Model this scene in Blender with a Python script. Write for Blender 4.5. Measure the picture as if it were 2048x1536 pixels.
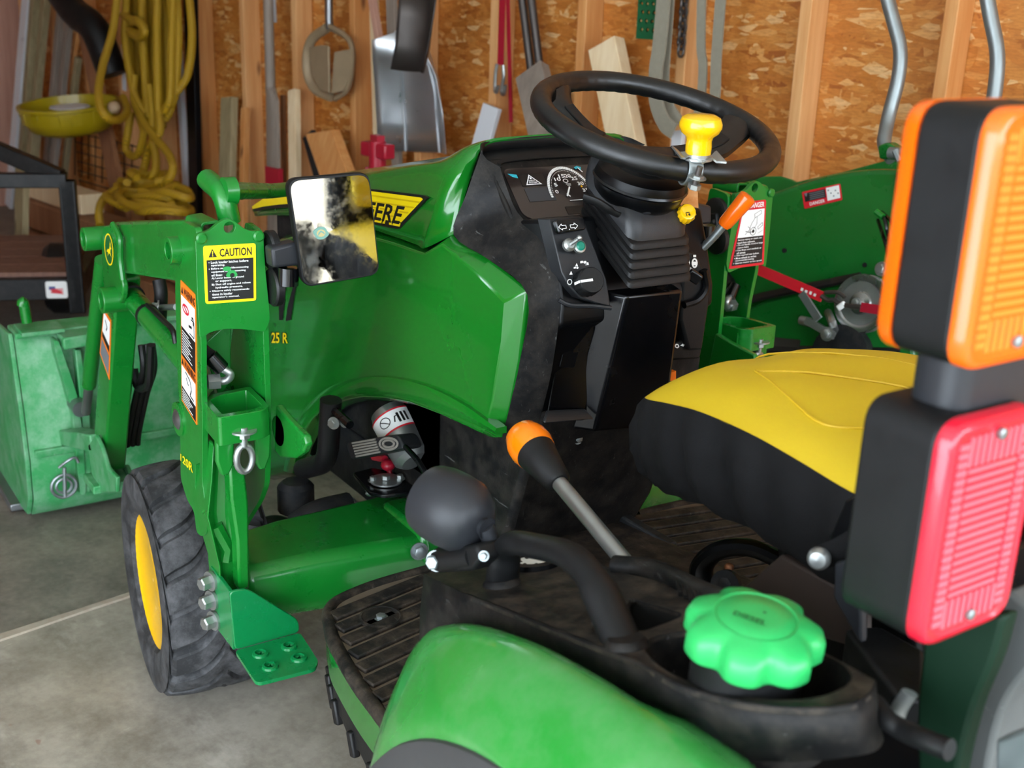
import bpy, bmesh, math, random
from mathutils import Vector as V, Matrix as MX
random.seed(7)
PI=math.pi
for o in list(bpy.data.objects): bpy.data.objects.remove(o)
S=bpy.context.scene; COL=S.collection
# ---------------- camera ----------------
cd=bpy.data.cameras.new('camera'); cam=bpy.data.objects.new('camera',cd); COL.objects.link(cam); S.camera=cam
yw,pt,ro=math.radians(-33.87),math.radians(18.17),math.radians(2.01)
fw=V((math.cos(yw)*math.cos(pt),math.sin(yw)*math.cos(pt),-math.sin(pt)))
rt=V((math.sin(yw),-math.cos(yw),0)); up=rt.cross(fw)
rt,up=rt*math.cos(ro)+up*math.sin(ro),up*math.cos(ro)-rt*math.sin(ro)
cam.matrix_world=MX((( rt.x,up.x,-fw.x,-.602),(rt.y,up.y,-fw.y,1.095),(rt.z,up.z,-fw.z,1.3205),(0,0,0,1)))
cd.sensor_width=36; cd.lens=36*2310/2048; cd.clip_start=.05; cd.clip_end=200
cd.dof.use_dof=True; cd.dof.focus_distance=1.75; cd.dof.aperture_fstop=6.5
# ---------------- daylight ----------------
S.view_settings.view_transform='Standard'; S.view_settings.look='None'
S.view_settings.exposure=.62; S.view_settings.gamma=1; S.view_settings.use_curve_mapping=False
wo=bpy.data.worlds.new('overcast sky'); S.world=wo; wo.use_nodes=True
bg=wo.node_tree.nodes['Background']; bg.inputs[0].default_value=(.80,.90,1.0,1); bg.inputs[1].default_value=6.0
# ---------------- helpers ----------------
def lin(h):
    h=h.lstrip('#'); c=[int(h[i:i+2],16)/255 for i in (0,2,4)]
    return tuple(x/12.92 if x<=.04045 else ((x+.055)/1.055)**2.4 for x in c)+(1,)
class NT:
    def __init__(s,name):
        s.m=bpy.data.materials.new(name); s.m.use_nodes=True; s.t=s.m.node_tree; s.p=s.t.nodes['Principled BSDF']
    def n(s,ty,ins=None,**kw):
        q=s.t.nodes.new('ShaderNode'+ty)
        for k,v in kw.items(): setattr(q,k,v)
        for k,v in (ins or {}).items(): s.i(q,k,v)
        return q
    def i(s,q,k,v):
        if isinstance(v,bpy.types.NodeSocket): s.t.links.new(v,q.inputs[k])
        else: q.inputs[k].default_value=v
    def mix(s,f,a,b,bt='MIX'):
        q=s.n('Mix',data_type='RGBA',blend_type=bt); s.i(q,0,f); s.i(q,6,a); s.i(q,7,b); return q.outputs[2]
    def ramp(s,f,pts):
        q=s.n('ValToRGB'); s.i(q,0,f); e=q.color_ramp.elements
        while len(e)<len(pts): e.new(.5)
        for k,(p,c) in enumerate(pts): e[k].position=p; e[k].color=c if len(c)==4 else tuple(c)+(1,)
        return q.outputs[0]
    def co(s,scale=(1,1,1),rot=(0,0,0),src='Object'):
        tc=s.n('TexCoord'); mp=s.n('Mapping'); s.i(mp,0,tc.outputs[src]); s.i(mp,2,rot); s.i(mp,3,scale); return mp.outputs[0]
    def noise(s,vec,scale,detail=4,rough=.6):
        return s.n('TexNoise',{'Vector':vec,'Scale':scale,'Detail':detail,'Roughness':rough}).outputs[0]
    def bump(s,h,st,dist=.002):
        b=s.n('Bump',{'Strength':st,'Distance':dist,'Height':h}); s.i(s.p,'Normal',b.outputs[0])
G0=(0,0,0,1); G1=(1,1,1,1)
def mat(name,hexc,rough=.5,metal=0,coat=0,var=.12,vs=9,bump=0,bs=60,dust=0,dustc='#8a8378',spec=.5,trans=0,emit=0,scr=0):
    t=NT(name); c=lin(hexc); co=t.co()
    n1=t.noise(co,vs,5)
    dk=tuple(x*(1-var) for x in c[:3])+(1,); lt=tuple(min(1,x*(1+var)) for x in c[:3])+(1,)
    col=t.mix(n1,dk,lt)
    if dust:
        n2=t.ramp(t.noise(co,vs*1.9,8,.7),[(.42,G0),(.72,(dust,)*3+(1,))])
        col=t.mix(n2,col,lin(dustc))
    if scr:
        n3=t.ramp(t.noise(t.co((3,60,25),(.4,.2,.8)),4,6,.7),[(.63,G0),(.70,(scr,)*3+(1,))])
        col=t.mix(n3,col,lin('#a7a9a6'))
    t.i(t.p,'Base Color',col)
    rr=t.ramp(n1,[(.3,(max(rough-.08,.02),)*3),(.7,(min(rough+.1,1),)*3)]); t.i(t.p,'Roughness',rr)
    t.p.inputs['Metallic'].default_value=metal; t.p.inputs['Coat Weight'].default_value=coat; t.p.inputs['Coat Roughness'].default_value=.06
    t.p.inputs['Specular IOR Level'].default_value=spec; t.p.inputs['Transmission Weight'].default_value=trans
    if emit: t.p.inputs['Emission Color'].default_value=c; t.p.inputs['Emission Strength'].default_value=emit
    if bump: t.bump(t.noise(co,bs,4,.6),bump,.002)
    return t.m
def cr(pts,n=6,closed=False):
    # smooth curve through points
    p=[V(a) for a in pts]; out=[]; N=len(p); rng=N if closed else N-1
    for i in range(rng):
        a=p[(i-1)%N] if closed or i>0 else p[0]*2-p[1]; b=p[i]; c=p[(i+1)%N]
        d=p[(i+2)%N] if closed or i+2<N else c*2-b
        for k in range(n):
            t=k/n; out.append(.5*((2*b)+(c-a)*t+(2*a-5*b+4*c-d)*t*t+(3*b-a-3*c+d)*t**3))
    if not closed: out.append(p[-1])
    return out
def rc(pts,r,n=5,closed=False):
    # polyline with rounded corners
    p=[V(a) for a in pts]; out=[]; N=len(p)
    for i in range(N):
        if not closed and i in (0,N-1): out.append(p[i]); continue
        a,b,c=p[i-1],p[i],p[(i+1)%N]; rr=r[i] if isinstance(r,(list,tuple)) else r
        l=min(rr,(a-b).length*.48,(c-b).length*.48)
        if l<1e-6: out.append(b); continue
        s=b+(a-b).normalized()*l; e=b+(c-b).normalized()*l
        for k in range(n+1):
            t=k/n; out.append(s*(1-t)**2+b*2*t*(1-t)+e*t*t)
    return out
class M:
    def __init__(s): s.v=[]; s.f=[]; s.m=[]; s.mi=0
    def add(s,vs,fs):
        k=len(s.v); s.v+= [V(a) for a in vs]
        for f in fs: s.f.append([k+i for i in f]); s.m.append(s.mi)
        return s
    def box(s,c,d,rot=None):
        c=V(c); h=V(d)/2; R=rot or MX.Identity(3)
        vs=[c+R@V((x*h.x,y*h.y,z*h.z)) for x in(-1,1) for y in(-1,1) for z in(-1,1)]
        return s.add(vs,[(0,1,3,2),(4,6,7,5),(0,4,5,1),(2,3,7,6),(0,2,6,4),(1,5,7,3)])
    def beam(s,a,b,w,t,side=None):
        # bar of width w along `side`, thickness t
        a,b=V(a),V(b); z=(b-a).normalized(); x=V(side) if side else V((0,0,1)).cross(z)
        if x.length<1e-4: x=V((1,0,0))
        x=(x-z*x.dot(z)).normalized(); y=z.cross(x)
        vs=[p+x*i*w/2+y*j*t/2 for p in(a,b) for i,j in((-1,-1),(1,-1),(1,1),(-1,1))]
        return s.add(vs,[(3,2,1,0),(4,5,6,7)]+[(i,(i+1)%4,(i+1)%4+4,i+4) for i in range(4)])
    def prism(s,pts,vec):
        p=[V(a) for a in pts]; n=len(p); vec=V(vec)
        return s.add(p+[a+vec for a in p],[list(range(n))[::-1],list(range(n,2*n))]+[(i,(i+1)%n,(i+1)%n+n,i+n) for i in range(n)])
    def plate(s,outer,holes,vec):
        # polygon with holes given thickness
        bm=bmesh.new(); vec=V(vec); loops=[]
        for lp in [outer]+list(holes):
            vs=[bm.verts.new(a) for a in lp]
            for i in range(len(vs)): bm.edges.new((vs[i],vs[(i+1)%len(vs)]))
            loops.append(vs)
        nrm=vec.normalized()
        bmesh.ops.triangle_fill(bm,use_beauty=True,use_dissolve=False,edges=bm.edges[:],normal=nrm)
        bm.verts.index_update(); n=len(bm.verts); vs=[v.co.copy() for v in bm.verts]
        fs=[]
        for f in bm.faces:
            ids=[v.index for v in f.verts]
            if f.normal.dot(nrm)>0: ids=ids[::-1]
            fs.append(ids); fs.append([i+n for i in ids[::-1]])
        for vl in loops:
            ids=[v.index for v in vl]
            for i in range(len(ids)):
                a,b=ids[i],ids[(i+1)%len(ids)]; fs.append((a,b,b+n,a+n))
        bm.free(); return s.add(vs+[a+vec for a in vs],fs)
    def rings(s,rs,closed=True,caps=True,loop=False):
        n=len(rs[0]); vs=[p for r in rs for p in r]; fs=[]
        R=len(rs)
        for i in range(R if loop else R-1):
            for j in range(n if closed else n-1):
                a=i*n+j; b=i*n+(j+1)%n; k=(i+1)%R
                fs.append((a,b,k*n+(j+1)%n,k*n+j))
        if caps and not loop: fs+=[list(range(n))[::-1],list(range((R-1)*n,R*n))]
        return s.add(vs,fs)
    def tube(s,path,r,n=10,closed=False,flat=None,nrm=None):
        p=[V(a) for a in path]; N=len(p); rs=[]; 
        up=V(nrm) if nrm else None
        for i in range(N):
            a=p[i-1] if closed or i>0 else p[i]; b=p[(i+1)%N] if closed or i<N-1 else p[i]
            t=(b-a).normalized()
            if up is None: up=t.orthogonal()
            x=(up-t*up.dot(t)); x=x.normalized() if x.length>1e-6 else t.orthogonal().normalized()
            if not nrm: up=x
            y=t.cross(x); ri=r[i] if isinstance(r,(list,tuple)) else r
            fx,fy=flat or (1,1)
            rs.append([p[i]+(x*math.cos(q)*fx+y*math.sin(q)*fy)*ri for q in [2*PI*k/n for k in range(n)]])
        return s.rings(rs,loop=closed)
    def lathe(s,prof,o,ax,n=28,a0=0,a1=2*PI,ref=None):
        # prof: list of (radius, height along axis)
        o=V(o); z=V(ax).normalized(); x=V(ref) if ref else z.orthogonal(); x=(x-z*x.dot(z)).normalized(); y=z.cross(x)
        full=abs(a1-a0-2*PI)<1e-6; m=n if full else n+1; rs=[]
        for r,h in prof: rs.append([o+z*h+(x*math.cos(a0+(a1-a0)*k/n)+y*math.sin(a0+(a1-a0)*k/n))*max(r,1e-4) for k in range(m)])
        return s.rings([list(r) for r in zip(*rs)] if False else rs,closed=full,caps=full)
    def bolt(s,c,ax,r,h,washer=True,n=6):
        if washer: s.lathe([(r*1.45,0),(r*1.45,h*.22)],c,ax,18)
        o=V(c)+V(ax).normalized()*(h*.2 if washer else 0)
        return s.lathe([(r,0),(r,h*.7),(r*.82,h*.8)],o,ax,n)
    def ball(s,c,r,sc=(1,1,1),n=16):
        c=V(c); rs=[]
        for i in range(1,n):
            a=PI*i/n; rs.append([c+V((r*math.sin(a)*math.cos(b)*sc[0],r*math.sin(a)*math.sin(b)*sc[1],-r*math.cos(a)*sc[2])) for b in [2*PI*k/(2*n) for k in range(2*n)]])
        return s.rings(rs)
    def grid(s,rows,closed=False): return s.rings(rows,closed=closed,caps=False)
    def o(s,name,mats,parent=None,bevel=0,seg=2,smooth=True,ang=38,sub=0,solid=0,mw=None,stuff=False,weld=False):
        me=bpy.data.meshes.new(name); me.from_pydata([tuple(a) for a in s.v],[],s.f); 
        mats=mats if isinstance(mats,(list,tuple)) else [mats]
        for q in mats: me.materials.append(q)
        me.polygons.foreach_set('material_index',s.m)
        bm=bmesh.new(); bm.from_mesh(me)
        if weld: bmesh.ops.remove_doubles(bm,verts=bm.verts,dist=1e-5)
        bmesh.ops.recalc_face_normals(bm,faces=bm.faces); bm.to_mesh(me); bm.free()
        if smooth:
            me.shade_smooth(); me.set_sharp_from_angle(angle=math.radians(ang))
        ob=bpy.data.objects.new(name,me); COL.objects.link(ob)
        if solid: q=ob.modifiers.new('solid','SOLIDIFY'); q.thickness=solid; q.offset=-1
        if sub: q=ob.modifiers.new('sub','SUBSURF'); q.levels=sub; q.render_levels=sub
        if bevel: q=ob.modifiers.new('bevel','BEVEL'); q.width=bevel; q.segments=seg; q.limit_method='ANGLE'; q.angle_limit=math.radians(40); q.harden_normals=False
        if mw is not None: ob.matrix_world=mw; ob['mw']=1
        if parent is not None: par(ob,parent,mw is not None)
        if stuff: ob['kind']='stuff'
        return ob
WM={}
def wmat(o): return WM.get(o.name,MX.Identity(4))
def par(ob,p,keep=False):
    ob.parent=p
    if not keep: ob.matrix_parent_inverse=wmat(p).inverted()
def thing(name,label,cat,loc=(0,0,0),group=None):
    o=bpy.data.objects.new(name,None); COL.objects.link(o); o.location=loc; o.empty_display_size=.1
    WM[o.name]=MX.Translation(loc); return tag(o,label,cat,group)
def tag(o,label,cat,group=None):
    o['label']=label; o['category']=cat
    if group: o['group']=group
    return o
def lab(o,l): o['label']=l; return o
TXT={}
def textmesh(body):
    if body in TXT: return TXT[body]
    c=bpy.data.curves.new('t','FONT'); c.body=body; c.resolution_u=2; c.offset=.02; c.fill_mode='FRONT'
    o=bpy.data.objects.new('t',c); me=bpy.data.meshes.new_from_object(o)
    vs=[v.co.copy() for v in me.vertices]; fs=[list(p.vertices) for p in me.polygons]
    bpy.data.objects.remove(o); bpy.data.curves.remove(c); bpy.data.meshes.remove(me)
    x0=min(v.x for v in vs); x1=max(v.x for v in vs); y0=min(v.y for v in vs); y1=max(v.y for v in vs)
    TXT[body]=([((v.x-x0)/(x1-x0),1-(v.y-y0)/(y1-y0)) for v in vs],fs); return TXT[body]
class Decal:
    # flat print: corners TL,TR,BR,BL on a surface; coordinates run 0..1 right and down
    def __init__(s,tl,tr,br,bl,out,th=.0007):
        s.c=[V(a) for a in (tl,tr,br,bl)]; s.n=(s.c[1]-s.c[0]).cross(s.c[3]-s.c[0]).normalized()
        if s.n.dot(V(out))<0: s.n=-s.n
        s.m=M(); s.k=0; s.th=th; s.asp=(s.c[3]-s.c[0]).length/(s.c[1]-s.c[0]).length
    def at(s,a,b,k=0):
        c=s.c; return (c[0]*(1-a)+c[1]*a)*(1-b)+(c[3]*(1-a)+c[2]*a)*b+s.n*(s.th+k*.00016)
    def base(s,mi=0,r=0):
        s.m.mi=mi; p=[s.at(0,0),s.at(1,0),s.at(1,1),s.at(0,1)]
        if r: p=rc(p,r,4,True)
        s.m.prism(p,-s.n*(s.th*1.5)); s.k=1; return s
    def poly(s,pts,mi):
        s.k+=.25; s.m.mi=mi; s.m.add([s.at(a,b,s.k) for a,b in pts],[list(range(len(pts)))]); return s
    def rect(s,a0,b0,a1,b1,mi): return s.poly([(a0,b0),(a1,b0),(a1,b1),(a0,b1)],mi)
    def ell(s,a,b,ra,rb,mi,n=24): return s.poly([(a+ra*math.cos(2*PI*k/n),b+rb*math.sin(2*PI*k/n)) for k in range(n)],mi)
    def line(s,pts,w,mi,asp=1):
        asp=s.asp
        for (a,b),(c,d) in zip(pts,pts[1:]):
            dx,dy=(c-a),(d-b)*asp; l=math.hypot(dx,dy) or 1; nx,ny=-dy/l*w/2,dx/l*w/2/asp
            s.k-=.24; s.poly([(a+nx,b+ny),(c+nx,d+ny),(c-nx,d-ny),(a-nx,b-ny)],mi)
        return s
    def text(s,body,a0,b0,a1,b1,mi,flip=False):
        vs,fs=textmesh(body); s.k+=.25; s.m.mi=mi
        s.m.add([s.at((a1-(a1-a0)*u) if flip else a0+(a1-a0)*u,b0+(b1-b0)*v,s.k) for u,v in vs],fs); return s
    def o(s,name,mats,parent,label=None):
        ob=s.m.o(name,mats,parent,smooth=False)
        if label: ob['label']=label
        return ob
# ---------------- materials ----------------
green=mat('tractor green paint','#116a1b',.2,coat=.6,var=.05,vs=4)
greenf=mat('fender paint with dust and sky veil','#268531',.2,coat=.5,var=.06,vs=4,dust=.14,dustc='#b7c6b2')  # tractor green lightened to carry the sky's reflection, with real dust on top
greenb=mat('loader green paint','#0d7424',.3,coat=.3,var=.08,vs=10,bump=.12,bs=90)
greens=mat('bracket green paint','#067a40',.28,coat=.3,var=.05)
greend=mat('dusty bucket paint','#2f8b4d',.45,var=.15,vs=7,dust=.6,dustc='#92b39c',scr=.5)
greenm=mat('mower green paint','#0a6522',.3,coat=.3,var=.06)
greenc=mat('fuel cap green plastic','#2ba857',.38,var=.04)
blk=mat('black moulded plastic','#0d0e0f',.5,var=.1,vs=30,bump=.12,bs=400,spec=.32)
blkd=mat('dusty black plastic','#0d0d0e',.55,var=.2,vs=14,bump=.15,bs=300,dust=.14,dustc='#6f675c',scr=.15,spec=.22)
blkf=mat('muddy floor mat rubber','#191817',.6,var=.25,vs=18,bump=.25,bs=200,dust=.38,dustc='#6e6152',scr=.2,spec=.22)
blkg=mat('gloss black plastic','#06070a',.22,var=.1,spec=.5)
blks=mat('satin black plastic','#060709',.34,var=.1,spec=.22)
gry=mat('dark grey plastic','#232529',.42,var=.08,bump=.08,bs=500,spec=.4)
rub=mat('dark rubber','#0c0c0d',.5,var=.15,bump=.2,bs=200,spec=.42)
whl=mat('steering rim leather grain','#0a0b0c',.36,var=.15,vs=30,bump=.12,bs=700,spec=.5)
cast=mat('oily black casting','#17191c',.55,var=.3,vs=20,bump=.3,bs=80,dust=.3,dustc='#4d4a44',spec=.22)
yel=mat('yellow vinyl','#d8bb20',.5,var=.06,vs=6,bump=.1,bs=200)
yelp=mat('yellow paint','#f5bd0a',.22,coat=.4,var=.03)
yelk=mat('yellow knob plastic','#e9b60a',.2,coat=.5,var=.02)
org=mat('orange plastic','#f57c04',.25,coat=.4,var=.03)
orgl=mat('orange lever paint','#f46a0a',.25,coat=.4,var=.03)
red=mat('red steel paint','#a3152c',.4,var=.1)
zinc=mat('zinc plated steel','#a8acaa',.36,metal=.85,var=.12,vs=40)
zind=mat('dull galvanised steel','#8f9798',.42,metal=.8,var=.15,vs=30,bump=.1,bs=100)
steel=mat('worn steel','#8a8c8e',.38,metal=.9,var=.25,vs=18,bump=.15,bs=60)
ink=mat('black print','#121212',.5,var=.02)
whp=mat('white print','#eef0ee',.5,var=.02)
yep=mat('yellow print','#f5d90a',.4,var=.02)
orp=mat('orange print','#f47a1c',.4,var=.02)
rdp=mat('red print','#d01c2c',.4,var=.02)
grp=mat('green print','#2a9a4a',.4,var=.03)
dkg=mat('dark green print','#0f5a2a',.4,var=.03)
tealp=mat('teal print','#2ba7b8',.4,var=.03)
gyp=mat('grey print','#70757a',.5,var=.03)
brn=mat('dark brown screen','#2b2422',.12,var=.05,coat=.5)
padm=mat('console panel plastic','#1b1d20',.42,spec=.5,var=.1,bump=.1,bs=500)
mudm=mat('dried mud in mat grooves','#5a4f41',.8,var=.3,vs=30)
void=mat('unlit cavity lining','#050505',.9,var=.1)

# ---------------- room ----------------
WY=math.radians(10.245)
WDIR=V((math.cos(WY),math.sin(WY),0)); WIN=V((-math.sin(WY),math.cos(WY),0))   # along the side wall / into the room
WMX=MX.Translation(-WIN*1.72)@MX.Rotation(WY,4,'Z')                              # side-wall frame: x along, y into room
def m_wood(name,a,b,sc=1.0,dark='#6b3f22',rough=.6,knots=True):
    t=NT(name); co=t.co((1.0*sc,1.0*sc,.07*sc)); g=t.n('TexNoise',{'Vector':co,'Scale':38,'Detail':5,'Roughness':.6}).outputs[0]
    big=t.noise(t.co((3,3,.6)),2.2,3)
    c=t.mix(t.ramp(g,[(.35,G0),(.68,G1)]),lin(a),lin(b)); c=t.mix(t.ramp(big,[(.35,G0),(.8,(.55,)*3+(1,))]),c,lin(a))
    if knots:
        k=t.n('TexVoronoi',{'Vector':t.co((7,7,2.6)),'Scale':1.0}).outputs[0]
        c=t.mix(t.ramp(k,[(.05,(.9,)*3+(1,)),(.12,G0)]),c,lin(dark))
    t.i(t.p,'Base Color',c); t.p.inputs['Roughness'].default_value=rough; t.bump(g,.15,.002); return t.m
pine=m_wood('pine stud','#d69a5e','#ebb980')
pineo=m_wood('orange pine','#cc8849','#dfa669')
pale=m_wood('pale new lumber','#e2c79c','#f0dcb8',dark='#b08a5a')
olive=m_wood('weathered treated lumber','#8b7d5b','#a89a76',dark='#5a4d35')
greyw=m_wood('grey weathered wood','#7d7268','#988c80',dark='#4a423b')
brownw=m_wood('brown old board','#8a5b3a','#a5744f')
pinkw=m_wood('pinkish plywood','#b98a78','#cda08c',knots=False)
t=NT('oriented strand board'); cols=[]
def strand(rot,sc):
    v=t.n('TexVoronoi',{'Vector':t.co(sc,(0,rot,0)),'Scale':1,'Randomness':1.0},feature='F1')
    return v.outputs['Color'],v.outputs['Distance']
c1,d1=strand(.3,(15,52,52)); c2,d2=strand(-.6,(13,52,46)); c3,d3=strand(1.35,(17,52,58))
sel=t.noise(t.co((10,10,10)),2.6,2)
sep=lambda c:t.n('SeparateColor',{'Color':c}).outputs[0]
chip=t.mix(t.ramp(sel,[(.46,G0),(.5,G1)]),c1,c2); chip=t.mix(t.ramp(sep(c3),[(.70,G0),(.72,G1)]),chip,c3)
tone=t.ramp(sep(chip),[(0,lin('#a85f22')),(.18,lin('#bd7429')),(.5,lin('#c67c33')),(.82,lin('#cf893d')),(.93,lin('#dda05a')),(1,lin('#eac087'))])
fine=t.noise(t.co((8,40,40)),6,6); tone=t.mix(t.ramp(fine,[(.3,(.45,)*3+(1,)),(.6,G0)]),tone,lin('#8a4c1a'))
t.i(t.p,'Base Color',tone); t.p.inputs['Roughness'].default_value=.55; t.bump(sep(chip),.25,.002); osb=t.m
def m_conc(nm,a0,a1,st,lt,dk):
    t=NT(nm); co=t.co(); a=t.noise(co,1.1,6,.65); b=t.noise(co,5,8,.7); c=t.noise(co,60,3)
    col=t.mix(t.ramp(a,[(.35,G0),(.65,G1)]),lin(a0),lin(a1))
    col=t.mix(t.ramp(b,[(.38,(dk,)*3+(1,)),(.6,G0)]),col,lin(st))
    col=t.mix(t.ramp(t.noise(t.co((1,2,1)),2.3,6,.7),[(.56,G0),(.70,(.6,)*3+(1,))]),col,lin(lt))
    col=t.mix(t.ramp(t.noise(t.co((6,1.2,1),(0,0,.5)),4,8,.75),[(.66,G0),(.72,(.5,)*3+(1,))]),col,lin(lt))
    col=t.mix(t.ramp(t.noise(co,17,2),[(.74,G0),(.77,(.7,)*3+(1,))]),col,lin('#8a5a45'))
    col=t.mix(.28,col,t.mix(c,lin('#5d564c'),lin('#c9c3b8')))
    t.i(t.p,'Base Color',col); t.p.inputs['Roughness'].default_value=.5; t.bump(b,.2,.003); return t.m
conc=m_conc('worn concrete','#8f8878','#c2bbad','#6a6154','#dad4c8',.85)
conc2=m_conc('dirty concrete','#645c51','#867e70','#3f382f','#ada597',.9)
jointm=mat('joint mortar','#a39a8a',.8,var=.2,vs=20,bump=.3,dust=.4,dustc='#8b6a58')
white=mat('white trim','#d9dde2',.35,var=.04)
ceilm=mat('white ceiling panels','#eeeeea',.6,var=.03)
gravel=mat('gravel drive','#7d7058',.9,var=.3,vs=12,bump=.6,bs=30)
def st(o): o['kind']='structure'; return o
# floor: two pours with a mortar joint between
f=M(); f.box((4.63,2.4,-.1),(5.45,5.4,.2)); floor=st(f.o('floor',conc2,smooth=False,mw=WMX))
M().box((-.5,2.4,-.1),(4.78,5.4,.2)).o('slab',conc,floor,smooth=False,mw=None).matrix_parent_inverse=MX.Identity(4)
j=M(); rs=[]
for k in range(45):
    y=-.1+k*.115; w=.014+.004*math.sin(k*1.7)+random.uniform(-.003,.003); rs.append([V((1.9-w,y,-.01)),V((1.9-w*.6,y,.004)),V((1.9+w*.6,y,.005)),V((1.9+w,y,-.01))])
j.rings(rs); jo=j.o('joint_strip',jointm,floor); jo.matrix_parent_inverse=MX.Identity(4)
st(M().box((-22,2,-.13),(38,60,.2)).o('ground_outside',gravel,smooth=False,mw=WMX))
# side wall: studs, bottom plate, strand board panels
w=st(M().box((2.25,-.108,1.3),(9.7,.016,2.6)).o('wall_right',mat('sheathing back','#6b4a2a',.8),smooth=False,mw=WMX))
def loc(o): o.matrix_parent_inverse=MX.Identity(4); return o
xs=[-2.6,-1.38,-.21,1.04+.019,2.31+.019,3.58+.019,4.856+.019,6.13+.019,7.1]
for a,b in zip(xs,xs[1:]):
    loc(M().box(((a+b)/2,-.0945,1.3),(b-a-.004,.011,2.598)).o('strand_board_panel',osb,w,smooth=False))
for k in range(-8,15):
    s=1.0405+.4243*k+.019
    me=loc(M().box((s,-.0445,1.33),(.038,.087,2.54)).o('stud',pine if k%3 else pineo,w,bevel=.003,seg=2))
loc(M().box((2.25,-.0445,.03),(9.69,.087,.058)).o('bottom_plate',pineo,w,bevel=.003))
st(M().box((7.15,2.4,1.3),(.1,5.4,2.6)).o('wall_front',pinkw,smooth=False,mw=WMX))
r=M(); r.box((4.3,5.1,1.3),(5.6,.1,2.6)); r.box((-.55,5.1,2.46),(4.3,.1,.28)); st(r.o('wall_left',osb,smooth=False,mw=WMX))
st(M().box((2.2,2.4,2.63),(9.8,5.5,.06)).o('ceiling',ceilm,smooth=False,mw=WMX))
r=M(); r.box((-2.7,2.4,2.46),(.1,5.4,.28)); r.box((-2.7,.1,1.16),(.1,.6,2.32)); r.box((-2.7,4.85,1.16),(.1,.5,2.32)); st(r.o('wall_rear',white,smooth=False,mw=WMX))
# ---------------- things along the side wall ----------------
def board(name,label,cat,mt,ends,w,t,side=None,group=None,bev=.002,lift=.004):
    a,b=V(ends[0]),V(ends[1])
    d=(a-b).normalized(); b=b+d*(lift+ (t*.5)*math.sqrt(max(0,1-d.z*d.z)))
    o=M().beam(b,a,w,t,side or WDIR).o(name,mt,bevel=bev); return tag(o,label,cat,group)
R=math.radians
board('white_trim_board','tall white trim board leaning at the far left corner','board',white,[(6.5286,-0.4663,1.903),(7.1887,-0.2696,0)],.085,.02)
board('treated_post','tall olive treated post right of the white trim board','board',olive,[(6.4549,-0.4999,1.9011),(7.0603,-0.3054,0)],.05,.05)
board('treated_post','tall olive post half behind the yellow tub at its left','board',olive,[(6.3792,-0.5441,1.8998),(6.975,-0.3269,0)],.05,.04)
board('grey_board','narrow grey board above the yellow tub, leftmost of the short ones','board',greyw,[(6.4927,-0.5236,1.1942),(6.6298,-0.3465,0)],.05,.03)
board('brown_board','dark brown board leaning behind the yellow tub','board',greyw,[(6.3227,-0.534,1.1853),(6.481,-0.3459,0)],.06,.03)
board('split_stick','thin pale split stick rising over the yellow tub','stick',pineo,[(6.2937,-0.5697,1.121),(6.8785,-0.4284,0)],.03,.02)
board('treated_stub','short olive stub ending just above the yellow tub','board',olive,[(6.2583,-0.5456,0.963),(6.6424,-0.4451,0)],.04,.03)
board('pine_board','wide brown board at an angle right of the yellow tub','board',brownw,[(6.2273,-0.5817,1.1418),(5.5278,-0.5573,0)],.12,.03)
# black roll of plastic and black strip
b=M(); b.tube(cr([(5.9908,-0.411,1.3145),(5.8211,-0.4417,1.2079),(5.6767,-0.4983,1.1282),(5.6032,-0.5522,0.9119)],6),.075,14)
tag(b.o('black_drain_pipe',blk),'curved black plastic pipe high above the yellow tub','pipe')
board('black_plank','tall black strip between the yellow rope and the studs','plank',blks,[(4.9993,-0.7884,1.8317),(4.982,-0.7366,0)],.085,.03)
board('white_pvc_pipe','white plastic pipe partly behind the yellow rope','pipe',white,[(5.251,-0.7764,1.8468),(5.1969,-0.7751,0)],.05,.03,bev=.01)
board('grey_tag','short pale grey strip hanging beside the yellow rope loops','strip',white,[(5.7596,-0.6561,1.053),(5.7791,-0.6525,0.8156)],.036,.008)
# small offcuts between studs
board('treated_offcut','olive treated offcut between the first two studs right of the rope','board',olive,[(4.7432,-0.8499,0.8654),(4.596,-0.7346,0)],.10,.035)
board('pine_offcut','narrow orange offcut beside the olive treated offcut','board',pineo,[(4.6255,-0.8814,0.8274),(4.4533,-0.7646,0)],.035,.03)
board('pale_lath','pale lath standing left of the post hole digger','board',pale,[(4.2103,-0.9463,0.9387),(3.9444,-0.8205,0)],.055,.03)
board('brown_lath','thin dark brown lath next to the pale lath','board',brownw,[(4.3477,-0.9519,0.9067),(4.3467,-0.9364,0)],.03,.012)
board('white_stick','short white stick hanging from the wall top beside the oar','stick',white,[(4.4041,-0.9315,1.8248),(4.3815,-0.9356,1.208)],.022,.012)
board('slate_board','slate grey board behind the tilted wood block','board',gry,[(4.1373,-0.9798,0.7582),(3.6354,-0.9948,0)],.08,.02)
wa=[V(p) for p in ((3.9692,-0.8882,0.7787),(3.0824,-0.8087,0.01))]+[V(p) for p in ((3.7843,-0.9216,0.8132),(2.8208,-0.8369,0.01))]
tag(M().prism([wa[0],wa[2],wa[3],wa[1]],WIN*-.045).o('wood_block',pineo,bevel=.003),'tilted sawn wood board end rising above the left mirror','board')
board('pale_strip','pale strip standing left of the aluminium scoop','board',pale,[(3.7061,-1.0658,1.7719),(3.5868,-1.0552,0)],.04,.02)
board('grey_strip','grey brown strip just behind the aluminium scoop','board',greyw,[(3.5998,-1.083,1.7665),(3.4796,-1.0916,0)],.05,.02)
board('pink_handle','pinkish wooden handle leaning across to the aluminium scoop','handle',pinkw,[(3.7619,-1.007,1.8057),(3.5945,-1.0474,1.1544)],.028,.025)
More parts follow.
